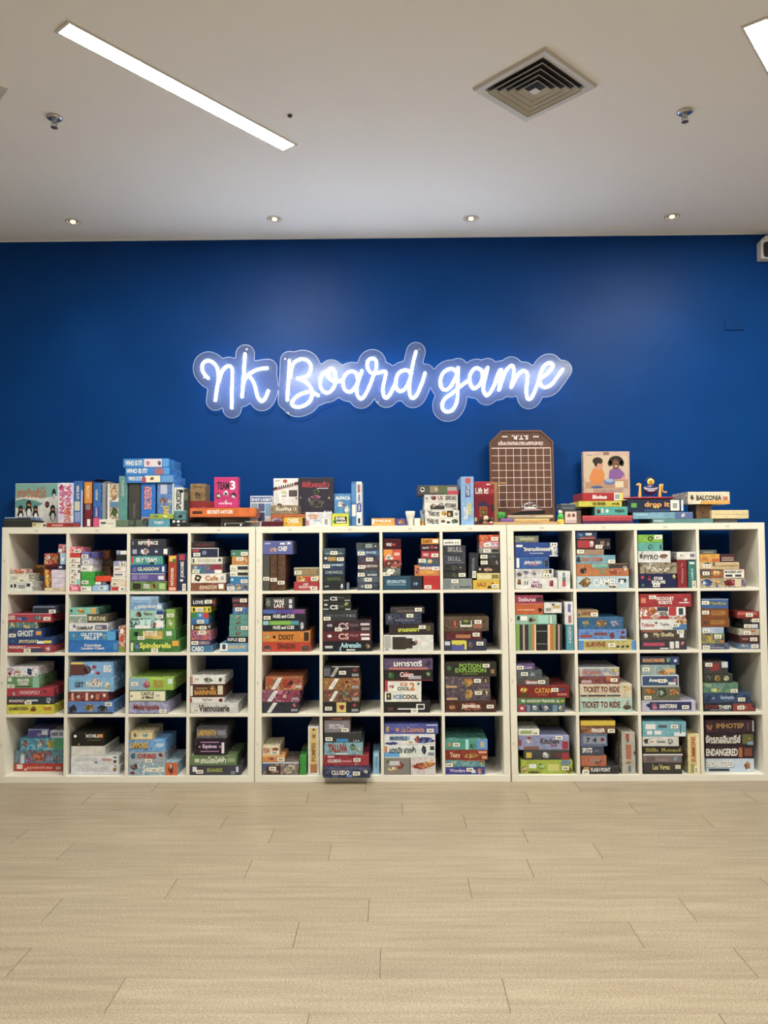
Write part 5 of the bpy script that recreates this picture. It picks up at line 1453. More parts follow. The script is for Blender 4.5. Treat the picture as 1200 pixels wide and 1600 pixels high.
pile(180, 700, 5.4545, r'''
@.11
33 104 238 5a9890 d.21|r QUARTO,c8b8a0,.3,.65,.6,.92|upright teal box, tallest of the left spines
@.11
116 212 304 4c4a44 d.21|r CODENAMES,7a7464,.4,.6,.2,.55|upright charcoal box under the pile of blue boxes
@.11
220 342 300 1c74cc d.21|q DETECTIVE,f0e8e8,.23,.73,.41,.91;q DETECTIVE,d83c38,.2,.7,.42,.92;p a89488,.05,.6,.0,.24;p 443c3c,.15,.55,.02,.2|upright bright blue box with slanted red lettering
358 500 300 4c78b4/5c88c0 b665 d.21|p b8b8c8,.2,.6,.75,.97;o a87868,.1,.6,.5,.68;o c8c0c0,.6,.9,.48,.65;q JUNGLE,e8c030,.25,.75,.15,.48;p d8d0b0,.92,1,.0,1|upright blue box with yellow lettering and monkeys
503 580 336 d8d8cc b665 d.21|r SPLICED!,222,.2,.8,.42,.95;p 222,.55,1,.86,.94|upright white box with black brush lettering
@.13
588 620 345 3c4038 d.055|p 6a6a50,.1,.9,.7,.9|slim dark upright box left of the brown box
@.10
94 496 232 2c80cc b298 d.27|t WHO IS IT?,f0ecc8,.05,.34,.3,.85;p e8d8b0,.4,.72,.1,.95;p c83c58,.34,.42,.1,.7;o a07868,.5,.6,.3,.8;p 5a98d0,.75,1,.1,.95|lowest of three blue boxes piled on the upright boxes
86 462 165 2484cc d.27|t WHO IS IT?,f4f0d0,.03,.5,.25,.85;p a86878,.66,.88,.1,.9;p 3a98d8,.88,1,.1,.9|middle of three blue boxes piled on the upright boxes
68 456 90 2c88cc d.27|t WHO IS IT?,f0e8c8,.05,.42,.2,.8;p d8c8c8,.46,.85,.05,.95;o c87888,.5,.6,.15,.8;o 5a3c44,.75,.84,.15,.8;p 4a98d4,.87,1,.1,.95|topmost of three blue boxes piled on the upright boxes
@.005
288 464 606 4c9cb0 d.10|t TOKY,e8f4f4,.25,.72,.35,.72|flat light blue box under the lime box
296 496 562 a0b428/98a838 d.10|o 5c7830,.1,.4,.2,.8;o d8c858,.5,.8,.3,.8|small lime box with leaf print at shelf front
@.005
468 764 640 2c2c2c d.10|p 444,.03,.97,.86,.98;o ccc,.2,.28,.3,.7;p 888,.6,.9,.3,.4|flat black box at the front below the small pile
482 622 612 3c3c3c d.09|o ddd,.04,.22,.1,.9;o ddd,.3,.5,.1,.9;o 999,.6,.9,.2,.8|small black box with white blobs
503 600 532 4c7c80/5c8c8c d.07|o 2c3438,.3,.75,.15,.55;p 7cacb0,.0,1,.9,1|small square teal box above the black boxes
@.005
177 232 612 5c6c54 d.10||short flat grey-green box at the front
@.005
918 1100 634 2c2824 d.024|p ccc,.08,.12,.2,.8;p ccc,.08,.95,.75,.82;p ddd,.8,.88,.2,.6|flat black box with white edging below the orange box
1106 1208 622 5ca898/e8b888/d88c58 d.10|p 4ca090,.0,.4,.1,.95;o d87038,.6,.95,.1,.8|small teal and peach box near the end of the orange box
@.03
640 890 592 35322f i.11 d.08||low black box supporting the orange box
@.03
896 1130 592 6a655c i.11 d.08|p 7c766c,.05,.6,.3,.8|low grey box supporting the orange box
@.03
636 1196 510 e06c20 b588 d.16|t SECRET-HITLER,f4ecd8,.26,.66,.35,.75;p 2c2420,.04,.19,.35,.65;p 5c3820,.06,.17,.45,.55;p c85c18,.0,1,.0,.12|long flat orange box with pale lettering
@.20
606 842 455 a82c30/982830 d.13|o c04848,.3,.7,.4,.9|dark red box behind the long orange box
641 768 304 8a6c40/9c7c4c d.12|o 6a5030,.25,.75,.1,.7;p 6a5030,.2,.8,.78,.84|square brown box standing on the dark red box
@.09
843 1050 248 d02874 b508 d.05|t TEAM,222,.12,.62,.6,.84;t 3,f4f0e8,.66,.88,.58,.88;o 222,.05,.3,.28,.5;o e8e4dc,.1,.26,.32,.46;o e8e4dc,.36,.6,.36,.58;o 222,.42,.56,.4,.5;o 222,.66,.92,.28,.5;o e8e4dc,.7,.88,.3,.42;t mini party,e8c8d0,.2,.75,.08,.18;o f0e8e4,.42,.56,.1,.25|upright magenta box standing on the orange box
''')
pile(380, 700, 5.4545, r'''
@.21
60 248 408 e0dcd4 d.05|p 3468a8,.02,.98,.8,.97;t I'M NOT A ROBOT,fff,.04,.95,.83,.93;p 7c98a8,.04,.34,.5,.76;p c87858,.04,.3,.3,.5;p 4c5c80,.36,.66,.5,.76;p 6c9cc0,.68,.96,.35,.76;p 3c3c68,.36,.66,.2,.48;p b8b0a8,.68,.96,.1,.32|upright white picture-grid box with a blue heading
@.005
156 342 624 5c1424 d.09|p 7c2438,.02,.98,.82,.98|shallow dark maroon box at the shelf front
@.005
344 530 590 e0a818 d.09|t CHEESE,f4ecc8,.18,.7,.35,.85;o 8a5c18,.08,.14,.2,.4;o 8a5c18,.7,.76,.6,.8;p 2c2820,.86,1,.0,.95|small yellow box with cheese-like dots
@.10
232 530 565 c8682c/b85c30 d.17|o 8a7890,.0,.36,.1,.8;p 3c2018,.35,.9,.7,.8|orange box under the wide taupe box
230 468 487 8c7458/9c8464/7c6850 d.17|t ในฝัน,e8e0c8,.2,.75,.4,.8;o d8d0b8,.8,.95,.3,.8|wide taupe box with white Thai lettering
@.30
258 470 258 e0d8cc d.05|poster|upright white box with striped banner and drawn television
@.28
473 770 252 34303c m.73 d.06|t ผีถ้วยแก้ว,c83440,.1,.88,.73,.9;o 6a7c40,.4,.6,.53,.7;o 3c3838,.43,.57,.56,.67;o a04c68,.33,.64,.4,.52;o 6c6058,.28,.78,.15,.42;o 4c4440,.38,.68,.18,.36;o 8c7c6c,.26,.34,.3,.45;p c8c0c0,.52,.85,.69,.71;p bbb,.72,.78,.04,.08;p bbb,.82,.86,.04,.08;p bbb,.9,.94,.04,.08;p 665f60,.04,.3,.03,.05;o 7c8c58,.03,.08,.42,.48;o a8a878,.84,.9,.4,.47|large upright charcoal box with red Thai lettering
@.02
532 754 546 c8c4c0/d8d4d0 d.10|t WORD\nSLAM,d88838,.08,.5,.5,.85;p c87890,.02,.14,.05,.4;p 8cb0c0,.3,.55,.35,.45;p eee,.66,.9,.05,.55;p 999,.72,.85,.1,.5|pale grey box with orange lettering before the charcoal box
@.005
757 898 558 e0e000 d.035|p 2c3020,.14,.9,.2,.75;t EVER,f8f8e8,.22,.82,.45,.7;p f8f8e8,.25,.85,.25,.36;o 3c8a30,.05,.22,.2,.5;p c8c800,.0,1,.86,1|small bright yellow box with a black badge
@.05
776 920 388 3c80b4/4c8cbc m.63 d.03|t ALPACA,f4f4f4,.06,.95,.7,.86;o e8dccc,.14,.62,.32,.62;o e8d8c8,.6,.9,.0,.42;o 98584c,.42,.66,.32,.52;p 3c80b4,.0,.1,.0,.3|upright blue box with a white woolly animal
@.045
922 962 286 3c78b0 d.22|p e0d8c8,.1,.9,.22,.48;p 4c88c0,.0,1,.55,.95|slim upright blue box next to the woolly animal box
963 1010 286 dce0e4 b658 d.22|q GRANNA,b03848,.2,.8,.74,.94;q PARTY DAY,3c3c90,.3,.7,.3,.7;p 3848a0,.1,.9,.3,.5;p 222,.3,.7,.04,.16;q WIN,eee,.35,.65,.33,.48|slim upright white box with blue and red print
''')
pile(590, 730, 6, r'''
@.02
-58 160 478 e0982c d.12|t TIMELINE,f4e8d0,.1,.85,.45,.8;p e8d8b8,.02,.12,.2,.9;p e8a840,.1,.9,.1,.3|flat orange card box left of the white cup
@.02
161 268 480 4c3c78/6c5c98 d.12|o e8c050,.3,.7,.2,.8;o c86858,.6,.9,.3,.8|small violet picture box against the orange one
@.03
345 400 477 e0d8bc d.06||small blank cream carton next to the white cup
@.03
446 766 478 dcd6c4 d.25|t TWELVES,222,.05,.4,.2,.85;o 8a4a30,.44,.6,.3,.8;o 4c5c40,.75,.98,.2,.9;o 3c3430,.6,.75,.2,.6;p 555,.05,.2,.88,.95|bottom of the five-box pile left of the tall blue box
446 765 405 dcd6c4 d.25|t TWELVES,222,.1,.42,.25,.8;o d89428,.46,.64,.25,.95;p 2c2a28,.64,.82,.15,.95;p d8a850,.68,.74,.3,.7;o aaa,.86,.97,.3,.8;p 555,.05,.2,.85,.95|second from bottom in the five-box pile, orange mark
437 752 327 d8d2c0 d.25|t PITCHBAR,222,.62,.95,.3,.85;p 3c3634,.18,.6,.12,.6;o a08870,.2,.36,.3,.9;o 8a8078,.4,.58,.4,.95;p 333,.85,.97,.1,.2|middle of the five-box pile, dark crowd picture
437 752 257 ccc6b8 d.25|t GIVE NO,222,.62,.95,.25,.85;o 8a3c34,.18,.36,.2,.9;t US,8a3c34,.4,.56,.3,.8;o 98988c,.03,.14,.3,.8|second from top in the five-box pile
376 757 168 5c4450/4c5448 d.27|o e8e4e0,.05,.18,.25,.85;o 222,.08,.15,.4,.7;p 8c8468,.3,.5,.2,.9;o c89058,.4,.56,.3,.8;p 5c6c48,.5,.75,.1,.9;p c83c50,.73,1,.0,.4;p a8a090,.73,.96,.4,.8|top of the five-box pile, wide purple-green box
@.03
779 900 88 84acd0 d.24|p d04848,.35,.75,.86,.97;p 2c3c88,.36,.72,.58,.83;q STUDY,dde,.42,.66,.6,.82;q GOPOO,e8d030,.45,.8,.2,.45;q LOTTO,f4f4f0,.2,.5,.12,.36|tall upright pale blue box with yellow and white lettering
@.19
906 1088 134 b02434/a82034 d.06|t Lift it!,f8f4f0,.05,.72,.72,.86;p c83c40,.8,1,.72,.82;p 3c3c68,.18,.72,.42,.5;p c8602c,.24,.66,.2,.44;p 3c7030,.34,.56,.24,.36;p c8a040,.4,.5,.28,.33;o 2c5048,.85,1,.3,.5;p e8c8c8,.62,.85,.92,.95;roof|upright red box with an orange house picture
''')
pile(860, 690, 6, r'''
@.02
129 288 647 6c5444 d.14|p e0c0b0,.05,.72,.1,.92;o c87870,.15,.4,.45,.8;o 98605c,.45,.65,.5,.8;p c8a0a0,.1,.7,.15,.3|brown carton with a pink picture label
98 236 582 4c5458 d.12|p 7c8890,.0,1,.86,1;p 6a7478,.1,.9,.3,.5|grey tray on the brown carton
@.12
292 366 625 1c1c22 b690 d.1||small black box behind the turquoise game
@.02
300 774 744 5c2458 d.25|p 4c1c50,.05,.95,.1,.6|flat purple box at the bottom of the right pile
300 768 693 c03c44 d.25|p d85058,.0,1,.7,.95|flat red box with a bright rim in the right pile
416 724 610 4ca898 d.22|o 7c3030,.04,.18,.15,.8;p c8c8b0,.2,.26,.3,.8;o ddd,.33,.42,.3,.7;t WAVELENGTH,2c3c3c,.6,.9,.35,.7;o e8e8e0,.34,.38,.55,.7|turquoise box with rounded end in the right pile
268 670 557 c0b428/ccc030 d.25|t SIX SENSES,3c3c20,.32,.62,.25,.8;t 600 ML,4c4c28,.76,.95,.3,.7|flat yellow box under the red one with white lettering
300 680 478 b8202c d.24|t Blokus,f8f4f0,.25,.6,.25,.72;p e0dcc4,.78,.95,.05,.95;p d8c830,.93,1,.05,.95;p 999,.8,.92,.2,.8|dark red box topping the right pile, white lettering
@.32
306 740 92 c8a890 d.05|kids|tall upright box with a picture of two children
''')
pile(1000, 690, 6, r'''
@.02
118 688 722 5c8a84 d.25|t MARABALA,c8d8d0,.02,.18,.3,.75|long flat grey-green box at the bottom right
-66 495 662 6c9cb0/7ca8b8 i.02 d.25|p 5c6ca0,.7,1,.05,.95;o e8e4dc,.8,.88,.1,.9;p 98c8c8,.05,.25,.55,.75|long flat pale blue box with a white dot
-115 404 542 20304c d.25|t drop it,f0a040,.3,.75,.3,.82;o f4d060,.44,.56,.3,.56;p e4dcc8,.77,.93,.12,.95;p 999,.81,.89,.3,.7;p 5ca838,.06,.16,.38,.72;p 2c5078,.3,.75,.05,.22;p c8d0d8,.96,1,.1,.95|dark blue box with rounded orange lettering
@.05
526 670 588 6c4c30/7c5a38 b720 d.13|o 3c2818,.36,.5,.32,.5;p 5c4028,.0,1,.92,1|dark wooden cube with a round hole
448 840 470 dcccac i.03 d.26|t BALCONIA,2c2420,.2,.8,.3,.72;p e0a030,.3,1,.0,.25;o 5c5c4c,.05,.15,.3,.8;p c86c58,.84,.95,.25,.6;p e0a850,.6,1,.08,.3|cream and orange box on the wooden cube
@.03
696 910 722 5c5c54 d.2||thin grey slab under the cream slab
672 1018 642 d8c088/e0c890 i.02 d.2|p b89860,.08,.97,.47,.52|cream wooden-looking slab at the right end
''')


def poster_parts(o, W, Hh):
    """banner and drawing on the white Thai box"""
    o_, H0 = o, Hh
    o = bpy.data.objects.new('printed_cover', None); COL.objects.link(o); o.parent = o_; Hh = H0 * .58; o.location = (0, 0, H0 * .42)
    poly(o, ink('4c1c24'), [(0, Hh * .58), (W, Hh * .78), (W, Hh * .88), (0, Hh * .68)], y=-.0006)
    for k in range(8):
        x = W * (.16 + .09 * k); z = Hh * (.655 + .2 * (.16 + .09 * k) * .9)
        patch(o, ink('f0ece4'), x, x + W * .035, z - Hh * .035, z + Hh * .07, y=-.0010)
    poly(o, ink('c87860'), [(0, Hh * .55), (W, Hh * .74), (W, Hh * .76), (0, Hh * .57)], y=-.0007)
    patch(o, ink('3c2c2c'), W * .62, W * .95, Hh * .36, Hh * .58, y=-.0009)
    patch(o, ink('5c4c4c'), W * .65, W * .92, Hh * .39, Hh * .55, y=-.0013)
    patch(o, ink('c0bc88'), W * .32, W * .52, Hh * .46, Hh * .56, y=-.0009)
    for k in range(2): patch(o, ink('777'), W * (.34 + .1 * k), W * (.41 + .1 * k), Hh * .34, Hh * .41, y=-.0009, ell=True)
    patch(o, ink('b04040'), W * .38, W * .56, Hh * .84, Hh * .96, y=-.0005, ell=True)
    patch(o, ink('5c3020'), W * .14, W * .34, Hh * .02, Hh * .12, y=-.0009, ell=True)
    patch(o, ink('9c4c40'), W * .88, W * .96, Hh * .26, Hh * .32, y=-.0009, ell=True)
    patch(o, ink('888'), W * .07, W * .25, Hh * .9, Hh * .93, y=-.0005)
    for k in range(4): patch(o, ink('b8b0a4'), W * .07, W * .22, Hh * (.24 + .07 * k), Hh * (.26 + .07 * k), y=-.0005)


def kids_parts(o, W, Hh):
    """printed photograph: two children at a table"""
    o_, H0 = o, Hh
    o = bpy.data.objects.new('printed_cover', None); COL.objects.link(o); o.parent = o_; Hh = H0 * .60; o.location = (0, 0, H0 * .40)
    def E_(c, a, b, cc, d, y=-.0007): patch(o, ink(c), W * a, W * b, Hh * cc, Hh * d, y=y, ell=True)
    def P_(c, pts, y=-.0007): poly(o, ink(c), [(W * a, Hh * b) for a, b in pts], y=y)
    patch(o, ink('c8b08c'), W * .04, W * .96, Hh * .16, Hh * .90, y=-.0005)
    P_('b88c68', [(.04, .16), (.96, .16), (.96, .36), (.55, .38), (.04, .30)], -.0006)
    P_('d88030', [(.12, .40), (.20, .60), (.30, .66), (.40, .62), (.46, .48), (.44, .34), (.34, .26), (.18, .26)], -.0008)
    E_('c08058', .25, .42, .58, .78, -.0009); E_('241410', .20, .42, .70, .87, -.0010); E_('c88c68', .26, .41, .575, .73, -.0012); E_('241410', .24, .30, .66, .76, -.0013)
    P_('885498', [(.54, .36), (.56, .56), (.64, .62), (.78, .62), (.88, .50), (.90, .40), (.80, .38), (.62, .36)], -.0008)
    E_('1c100c', .55, .86, .66, .90, -.0009); E_('1c100c', .53, .62, .66, .80, -.0009); E_('1c100c', .79, .88, .66, .80, -.0009); E_('7c4830', .625, .775, .585, .82, -.0010); E_('e8d8d0', .67, .74, .65, .675, -.0011)
    P_('d87890', [(.82, .40), (.90, .36), (.90, .42), (.86, .46)], -.0009)
    E_('6078a8', .44, .68, .24, .38, -.0010); E_('98a8c8', .47, .65, .30, .38, -.0012)
    E_('4c5c88', .16, .42, .16, .22, -.0010); patch(o, ink('d8c8a0'), W * .68, W * .86, Hh * .18, Hh * .32, y=-.0010)
    patch(o, ink('8a6a58'), W * .44, W * .56, Hh * .92, Hh * .99, y=-.0006)
    for k in range(3): patch(o, ink('8c6c60'), W * (.20 + .02 * k), W * (.84 - .04 * k), Hh * (.115 - .035 * k), Hh * (.13 - .035 * k), y=-.0006)
    patch(o, ink('888'), W * .08, W * .2, Hh * .91, Hh * .93, y=-.0008)


for o in list(COL.objects):
    if o.get('label') in ('upright white box with striped banner and drawn television', 'tall upright box with a picture of two children', 'upright red box with an orange house picture'):
        c = [q for q in o.children if q.name.startswith('carton')][0]
        W = max(v.co.x for v in c.data.vertices); Hh = max(v.co.z for v in c.data.vertices)
        if 'banner' in o['label']: poster_parts(o, W, Hh)
        elif 'children' in o['label']: kids_parts(o, W, Hh)
        else: poly(o, ink('3c3c68'), [(W * .14, Hh * .44), (W * .45, Hh * .58), (W * .76, Hh * .44), (W * .70, Hh * .41), (W * .45, Hh * .52), (W * .2, Hh * .41)], y=-.0012)

# penguin box leaning at the left
a = aty(145 / 6, 700 + 333 / 6, .30); b = aty(545 / 6, 700 + 333 / 6, .30)
z0 = shelf_top(a[0]) + .0006
W, Hh = b[0] - a[0], a[2] - z0
root = empty('board_game_box', 'upright box with a snow scene and black penguins', 'board game', (a[0], .30, z0), GT)
new_obj('carton', boxbm(0, W, 0, .055, 0, Hh, bev=.0014), card('dcd8c8'), root)


def EP(c, a_, b_, c_, d_, y): patch(root, ink(c), W * a_, W * b_, Hh * c_, Hh * d_, y=y, ell=True)
def PP(c, pts, y): poly(root, ink(c), [(W * p, Hh * q) for p, q in pts], y=y)


PP('78b0a0', [(.01, .99), (.99, .99), (.99, .72), (.6, .66), (.35, .74), (.01, .66)], -.0004)
PP('5c9c90', [(.01, .62), (.2, .66), (.45, .62), (.65, .55), (.5, .46), (.2, .42), (.01, .46)], -.0005)
text(root, 'เพนกวินแก้วไข่', 'd06828', W * .045, W * .715, Hh * .685, Hh * .92, y=-.0014, slant=0)
for (cx, cz, sc) in ((.13, .36, 1), (.32, .46, 1.1), (.48, .36, 1), (.88, .36, 1.05)):
    EP('1c1a1c', cx - .062 * sc, cx + .062 * sc, cz - .20 * sc, cz + .08 * sc, -.0007)
    PP('1c1a1c', [(cx - .10 * sc, cz - .10), (cx - .04 * sc, cz + .04), (cx + .04 * sc, cz + .04), (cx + .09 * sc, cz - .12), (cx + .04 * sc, cz - .04), (cx - .04 * sc, cz - .04)], -.0008)
    EP('e8e4dc', cx - .035 * sc, cx + .045 * sc, cz - .19 * sc, cz - .02 * sc, -.0010)
    EP('1c1a1c', cx - .055 * sc, cx + .055 * sc, cz + .0, cz + .15 * sc, -.0012)
    EP('d07040', cx - .03 * sc, cx + .04 * sc, cz + .03, cz + .08 * sc, -.0015)
EP('1c1a1c', .86, .95, .66, .88, -.0007); EP('c8ccc8', .88, .94, .67, .77, -.0010)
EP('3c2430', .70, .80, .45, .60, -.0007); EP('a83848', .73, .77, .50, .56, -.0010)
EP('d8c020', .39, .48, .04, .16, -.0010)

# white cup and clear pouch
a = aty(590 + 262 / 6, 730 + 412 / 6, .05); b = aty(590 + 350 / 6, 730 + 412 / 6, .05)
cxx = (a[0] + b[0]) / 2; z0 = shelf_top(cxx) + .0005; hgt = a[2] - z0; r = (b[0] - a[0]) / 2
t = empty('paper_cup', 'small white cup with a flared rim on the shelf top', 'cup', (cxx, .055, z0))
bm = bmesh.new(); add_lathe(bm, [(r * .82, 0), (r * .80, hgt * .3), (r * .78, hgt * .55), (r, hgt * .80), (r * 1.0, hgt), (r * .9, hgt), (r * .7, hgt * .6)], 28)
shade_smooth(new_obj('cup_body', bm, card('e8e0c8'), t))
bm = bmesh.new(); add_lathe(bm, [(r * .97, hgt * .96), (r * 1.03, hgt * .97), (r * 1.03, hgt), (r * .97, hgt)], 28); new_obj('cup_rim', bm, card('f0e8d4'), t)
a = aty(590 + 408 / 6, 730 + 395 / 6, .06)
bm = bmesh.new(); zz = shelf_top(a[0]) + .0005
add_prism(bm, [(-.010, 0), (.018, 0), (.017, .04), (.008, .066), (-.004, a[2] - zz), (-.012, a[2] - zz - .012), (-.006, .05)], 0, .05)
bmesh.ops.bevel(bm, geom=list(bm.edges), offset=.003, segments=2, affect='EDGES')
o = new_obj('plastic_pouch', bm, mat('grey_clear_plastic', (.30, .36, .42), .15), None, (a[0] + .004, .05, zz))
tag(o, 'crumpled grey plastic pouch squeezed left of the five-box pile', 'pouch')
a = aty(590 + 425 / 6, 730 + 480 / 6, .02); zz = shelf_top(a[0]) + .0005
bm = bmesh.new(); add_prism(bm, [(-.012, 0), (.008, 0), (.003, a[2] - zz)], 0, .02)
tag(new_obj('toy_wedge', bm, card('d88c20'), None, (a[0] - .001, .02, zz)), 'tiny orange wedge in front of the grey pouch', 'toy piece')

# loose pieces in front of the red house box
for k, (x, y, rx, rz, c, lab) in enumerate(((918, 492, 17, 22, 'a8b870', 'pale green round game piece at the foot of the red box'), (940, 520, 18, 15, '2c2c24', 'black flat game piece lying low at left'), (968, 505, 18, 24, '20241e', 'larger black round game piece'), (985, 470, 13, 14, '303828', 'dark olive piece perched on the others'),
                                            (1012, 478, 26, 22, 'd8c8a8', 'cream round game piece on top of the heap'), (1008, 518, 22, 18, '98a060', 'olive green game piece under the cream one'), (1048, 500, 20, 26, '282420', 'black round piece near the heap end'), (1074, 490, 12, 20, '506048', 'slim green piece at the heap end'),
                                            (1040, 526, 24, 10, 'c82820', 'flat red game piece at the front'), (1064, 518, 16, 10, 'e8c0b0', 'pink-white piece beside the flat red one'))):
    P = aty(590 + x / 6, 730 + y / 6, .05 - .025 * (k >= 8)); rr = rx / 6 / 270; rzz = rz / 6 / 270
    zb = max(P[2] - rzz, shelf_top(P[0]) + .0005)
    bm = bmesh.new(); bmesh.ops.create_icosphere(bm, subdivisions=3, radius=1)
    for v in bm.verts: v.co = Vector((v.co.x * rr, v.co.y * rr, v.co.z * rzz + rzz))
    tag(shade_smooth(new_obj('game_piece', bm, card(c), None, (P[0], P[1] - (.014 if k in (4, 3) else 0), zb))), lab, 'game piece', 'loose pieces below the red house box')

# brown lettered board leaning on the wall
T5 = lambda x, y, Y: aty(750 + x / 8.571, 660 + y / 8.571, Y)
BY = .335
o0 = T5(560, 1330, BY); zb = shelf_top(o0[0]) + .0008
L5 = lambda x, y: (T5(x, y, BY)[0] - o0[0], T5(x, y, BY)[2] - zb)
t = empty('game_board', 'tall brown wooden board with clipped corners and white grid', 'board', (o0[0], BY, zb))
t.rotation_euler = (math.radians(-2.2), 0, 0)
m_wood = mat('brown_board', (.11, .040, .018), .45)
noise_color(m_wood, (.105, .037, .018, 1), (.065, .021, .010, 1), 18, 5, (1, 1, .25))
m_rim = mat('board_rim', (.115, .046, .030), .5)
out = [L5(128, 262), L5(290, 102), L5(822, 96), L5(990, 250), (L5(1000, 1230)[0], 0), (L5(140, 1230)[0], 0)]
bm = bmesh.new(); add_prism(bm, out, 0, .012); new_obj('board_panel', bm, m_wood, t)
bm = bmesh.new()
for k in range(4 + 1):
    p, q = Vector(out[k - 1]), Vector(out[k])
    d = (q - p).normalized(); nrm = Vector((d.y, -d.x)) * .011
    if (Vector((0, .2)) - p).dot(nrm) < 0: nrm = -nrm
    pts = [tuple(p - d * .0), tuple(q), tuple(q + nrm), tuple(p + nrm)]
    add_prism(bm, pts, -.005 - .0001 * k, 0)
new_obj('board_rim', bm, m_rim, t)
bm = bmesh.new()
xs = [L5(x, 600)[0] for x in (160, 255, 355, 455, 555, 655, 755, 858, 955)]
zs = [L5(560, y)[1] for y in (338, 440, 540, 638, 737, 838, 936, 1034, 1138)]
lw = .0013
for k, x in enumerate(xs[1:]): add_box(bm, x - lw, x + lw, -.0010, -.0002, zs[-1], zs[0])
for k, z in enumerate(zs): add_box(bm, xs[0], xs[-1], -.0013, -.0004, z - lw * (2 if k == 0 else 1), z + lw * (2 if k == 0 else 1))
new_obj('grid_lines', bm, ink('e8d0c0'), t)
p, q = L5(430, 225), L5(655, 165); text(t, 'S.T.R.', 'e8d8cc', p[0], q[0], p[1], q[1], y=-.0010, rot=2, name='lettering')
p, q = L5(250, 315), L5(850, 232); text(t, 'ประธานสภาสมาคมหมากรุก', 'e0c8b8', p[0], q[0], p[1], q[1], y=-.0010, rot=2, name='lettering')
for x0, x1 in ((300, 375), (718, 795)):
    p, q = L5(x0, 195), L5(x1, 172); text(t, '•••', 'e8d8cc', p[0], q[0], p[1], q[1], y=-.0010, rot=2, name='lettering')

# wooden stand with a cross arm
m_pine = mat('pale_wood', alb('a87440'), .5); noise_color(m_pine, alb('b08048'), alb('8c5c30'), 30, 4, (1, 1, .2))
p, q = T5(197, 1355, .12), T5(238, 825, .12); zz = shelf_top(p[0]) + .0005
t = empty('wooden_stand', 'thin wooden post with a cross arm before the brown board', 'toy', (p[0], .12, zz))
w_ = q[0] - p[0]; h_ = q[2] - zz
new_obj('post', boxbm(0, w_, 0, w_, .004, h_, bev=.0012), m_pine, t)
r0_, r1_ = T5(132, 820, .12), T5(360, 795, .12)
new_obj('cross_arm', boxbm(r0_[0] - p[0], r1_[0] - p[0], 0, w_, h_, h_ + .010, bev=.0012), m_pine, t)
new_obj('foot', boxbm(-.004, w_ + .03, -.008, w_ + .03, 0, .005, bev=.001), m_pine, t)

# boards, cartons and the clear-domed popper
pile(750, 660, 8.571, r'''
@.015
180 1040 1332 c8a068 d.095|p b08850,.0,1,.0,.2|long thin wooden board at the front of the brown board
276 456 1288 80549c d.09|p 9c70b4,.02,.98,.6,.95|small purple box on the thin wooden board
''', 'wooden boards and boxes below the brown board')
pile(750, 660, 8.571, r'''
@.015
458 930 1288 d8a858 b1332 d.09|p e8c078,.02,.98,.6,.95|long tan box beside the small purple box
370 980 1240 b8a080 i.02 d.085|p 7c6854,.0,1,.0,.3;p d0b890,.6,1,.3,.9|thin beige board on the tan box
''', 'wooden boards and boxes below the brown board')
pile(750, 660, 8.571, r'''
@.035
236 344 1196 2c8430/3c9c38/1c6428 b1286 d.03|p 5cb048,.1,.9,.6,.9|tiny green box next to the wooden post
''', 'small boxes by the wooden post')
P = T5(640, 1240, .06); zz = P[2] + .0006; q0, q1 = T5(400, 1200, .06), T5(858, 1200, .06); rw = (q1[0] - q0[0]) / 2
t = empty('popper_toy', 'black tray toy with a clear dome on top', 'toy', ((q0[0] + q1[0]) / 2, .065, zz), None, (0, -math.radians(2.0), 0))
bm = bmesh.new(); add_prism(bm, [(-rw, .006), (-rw * .55, .002), (rw, .002), (rw, .022), (-rw * .45, .020)], -.04, .04)
bmesh.ops.bevel(bm, geom=list(bm.edges), offset=.0015, segments=2, affect='EDGES'); new_obj('tray', bm, mat('black_plastic', (.012, .012, .02), .3), t)
new_obj('game_plate', boxbm(-rw * .35, rw * .85, -.035, .035, .021, .029, bev=.002), card('b07878'), t)
rd = .060
bm = bmesh.new(); dm = []
for k in range(9):
    an = k / 8 * math.pi / 2; dm.append((rd * math.cos(an) + .0004, .029 + rd * .78 * math.sin(an)))
add_lathe(bm, dm, 32, cx=rw * .22)
m_glass = bpy.data.materials.new('clear_dome'); m_glass.use_nodes = True
N = m_glass.node_tree.nodes; L = m_glass.node_tree.links; N.remove(N['Principled BSDF'])
tr = N.new('ShaderNodeBsdfTransparent'); tr.inputs[0].default_value = (.9, .9, .9, 1); gl = N.new('ShaderNodeBsdfGlossy'); gl.inputs['Roughness'].default_value = .08
fr = N.new('ShaderNodeLayerWeight'); fr.inputs[0].default_value = .35; mxs = N.new('ShaderNodeMixShader')
L.new(fr.outputs['Facing'], mxs.inputs[0]); L.new(tr.outputs[0], mxs.inputs[1]); L.new(gl.outputs[0], mxs.inputs[2]); L.new(mxs.outputs[0], N['Material Output'].inputs[0])
o = shade_smooth(new_obj('clear_dome', bm, m_glass, t)); o.scale = (1, .6, 1)
bm = bmesh.new(); add_lathe(bm, [(.001, .030), (.040, .030), (.036, .040), (.020, .046), (.001, .047)], 24, cx=rw * .22)
o = shade_smooth(new_obj('inner_disc', bm, card('d8d0b8'), t)); o.scale = (1, .6, 1)

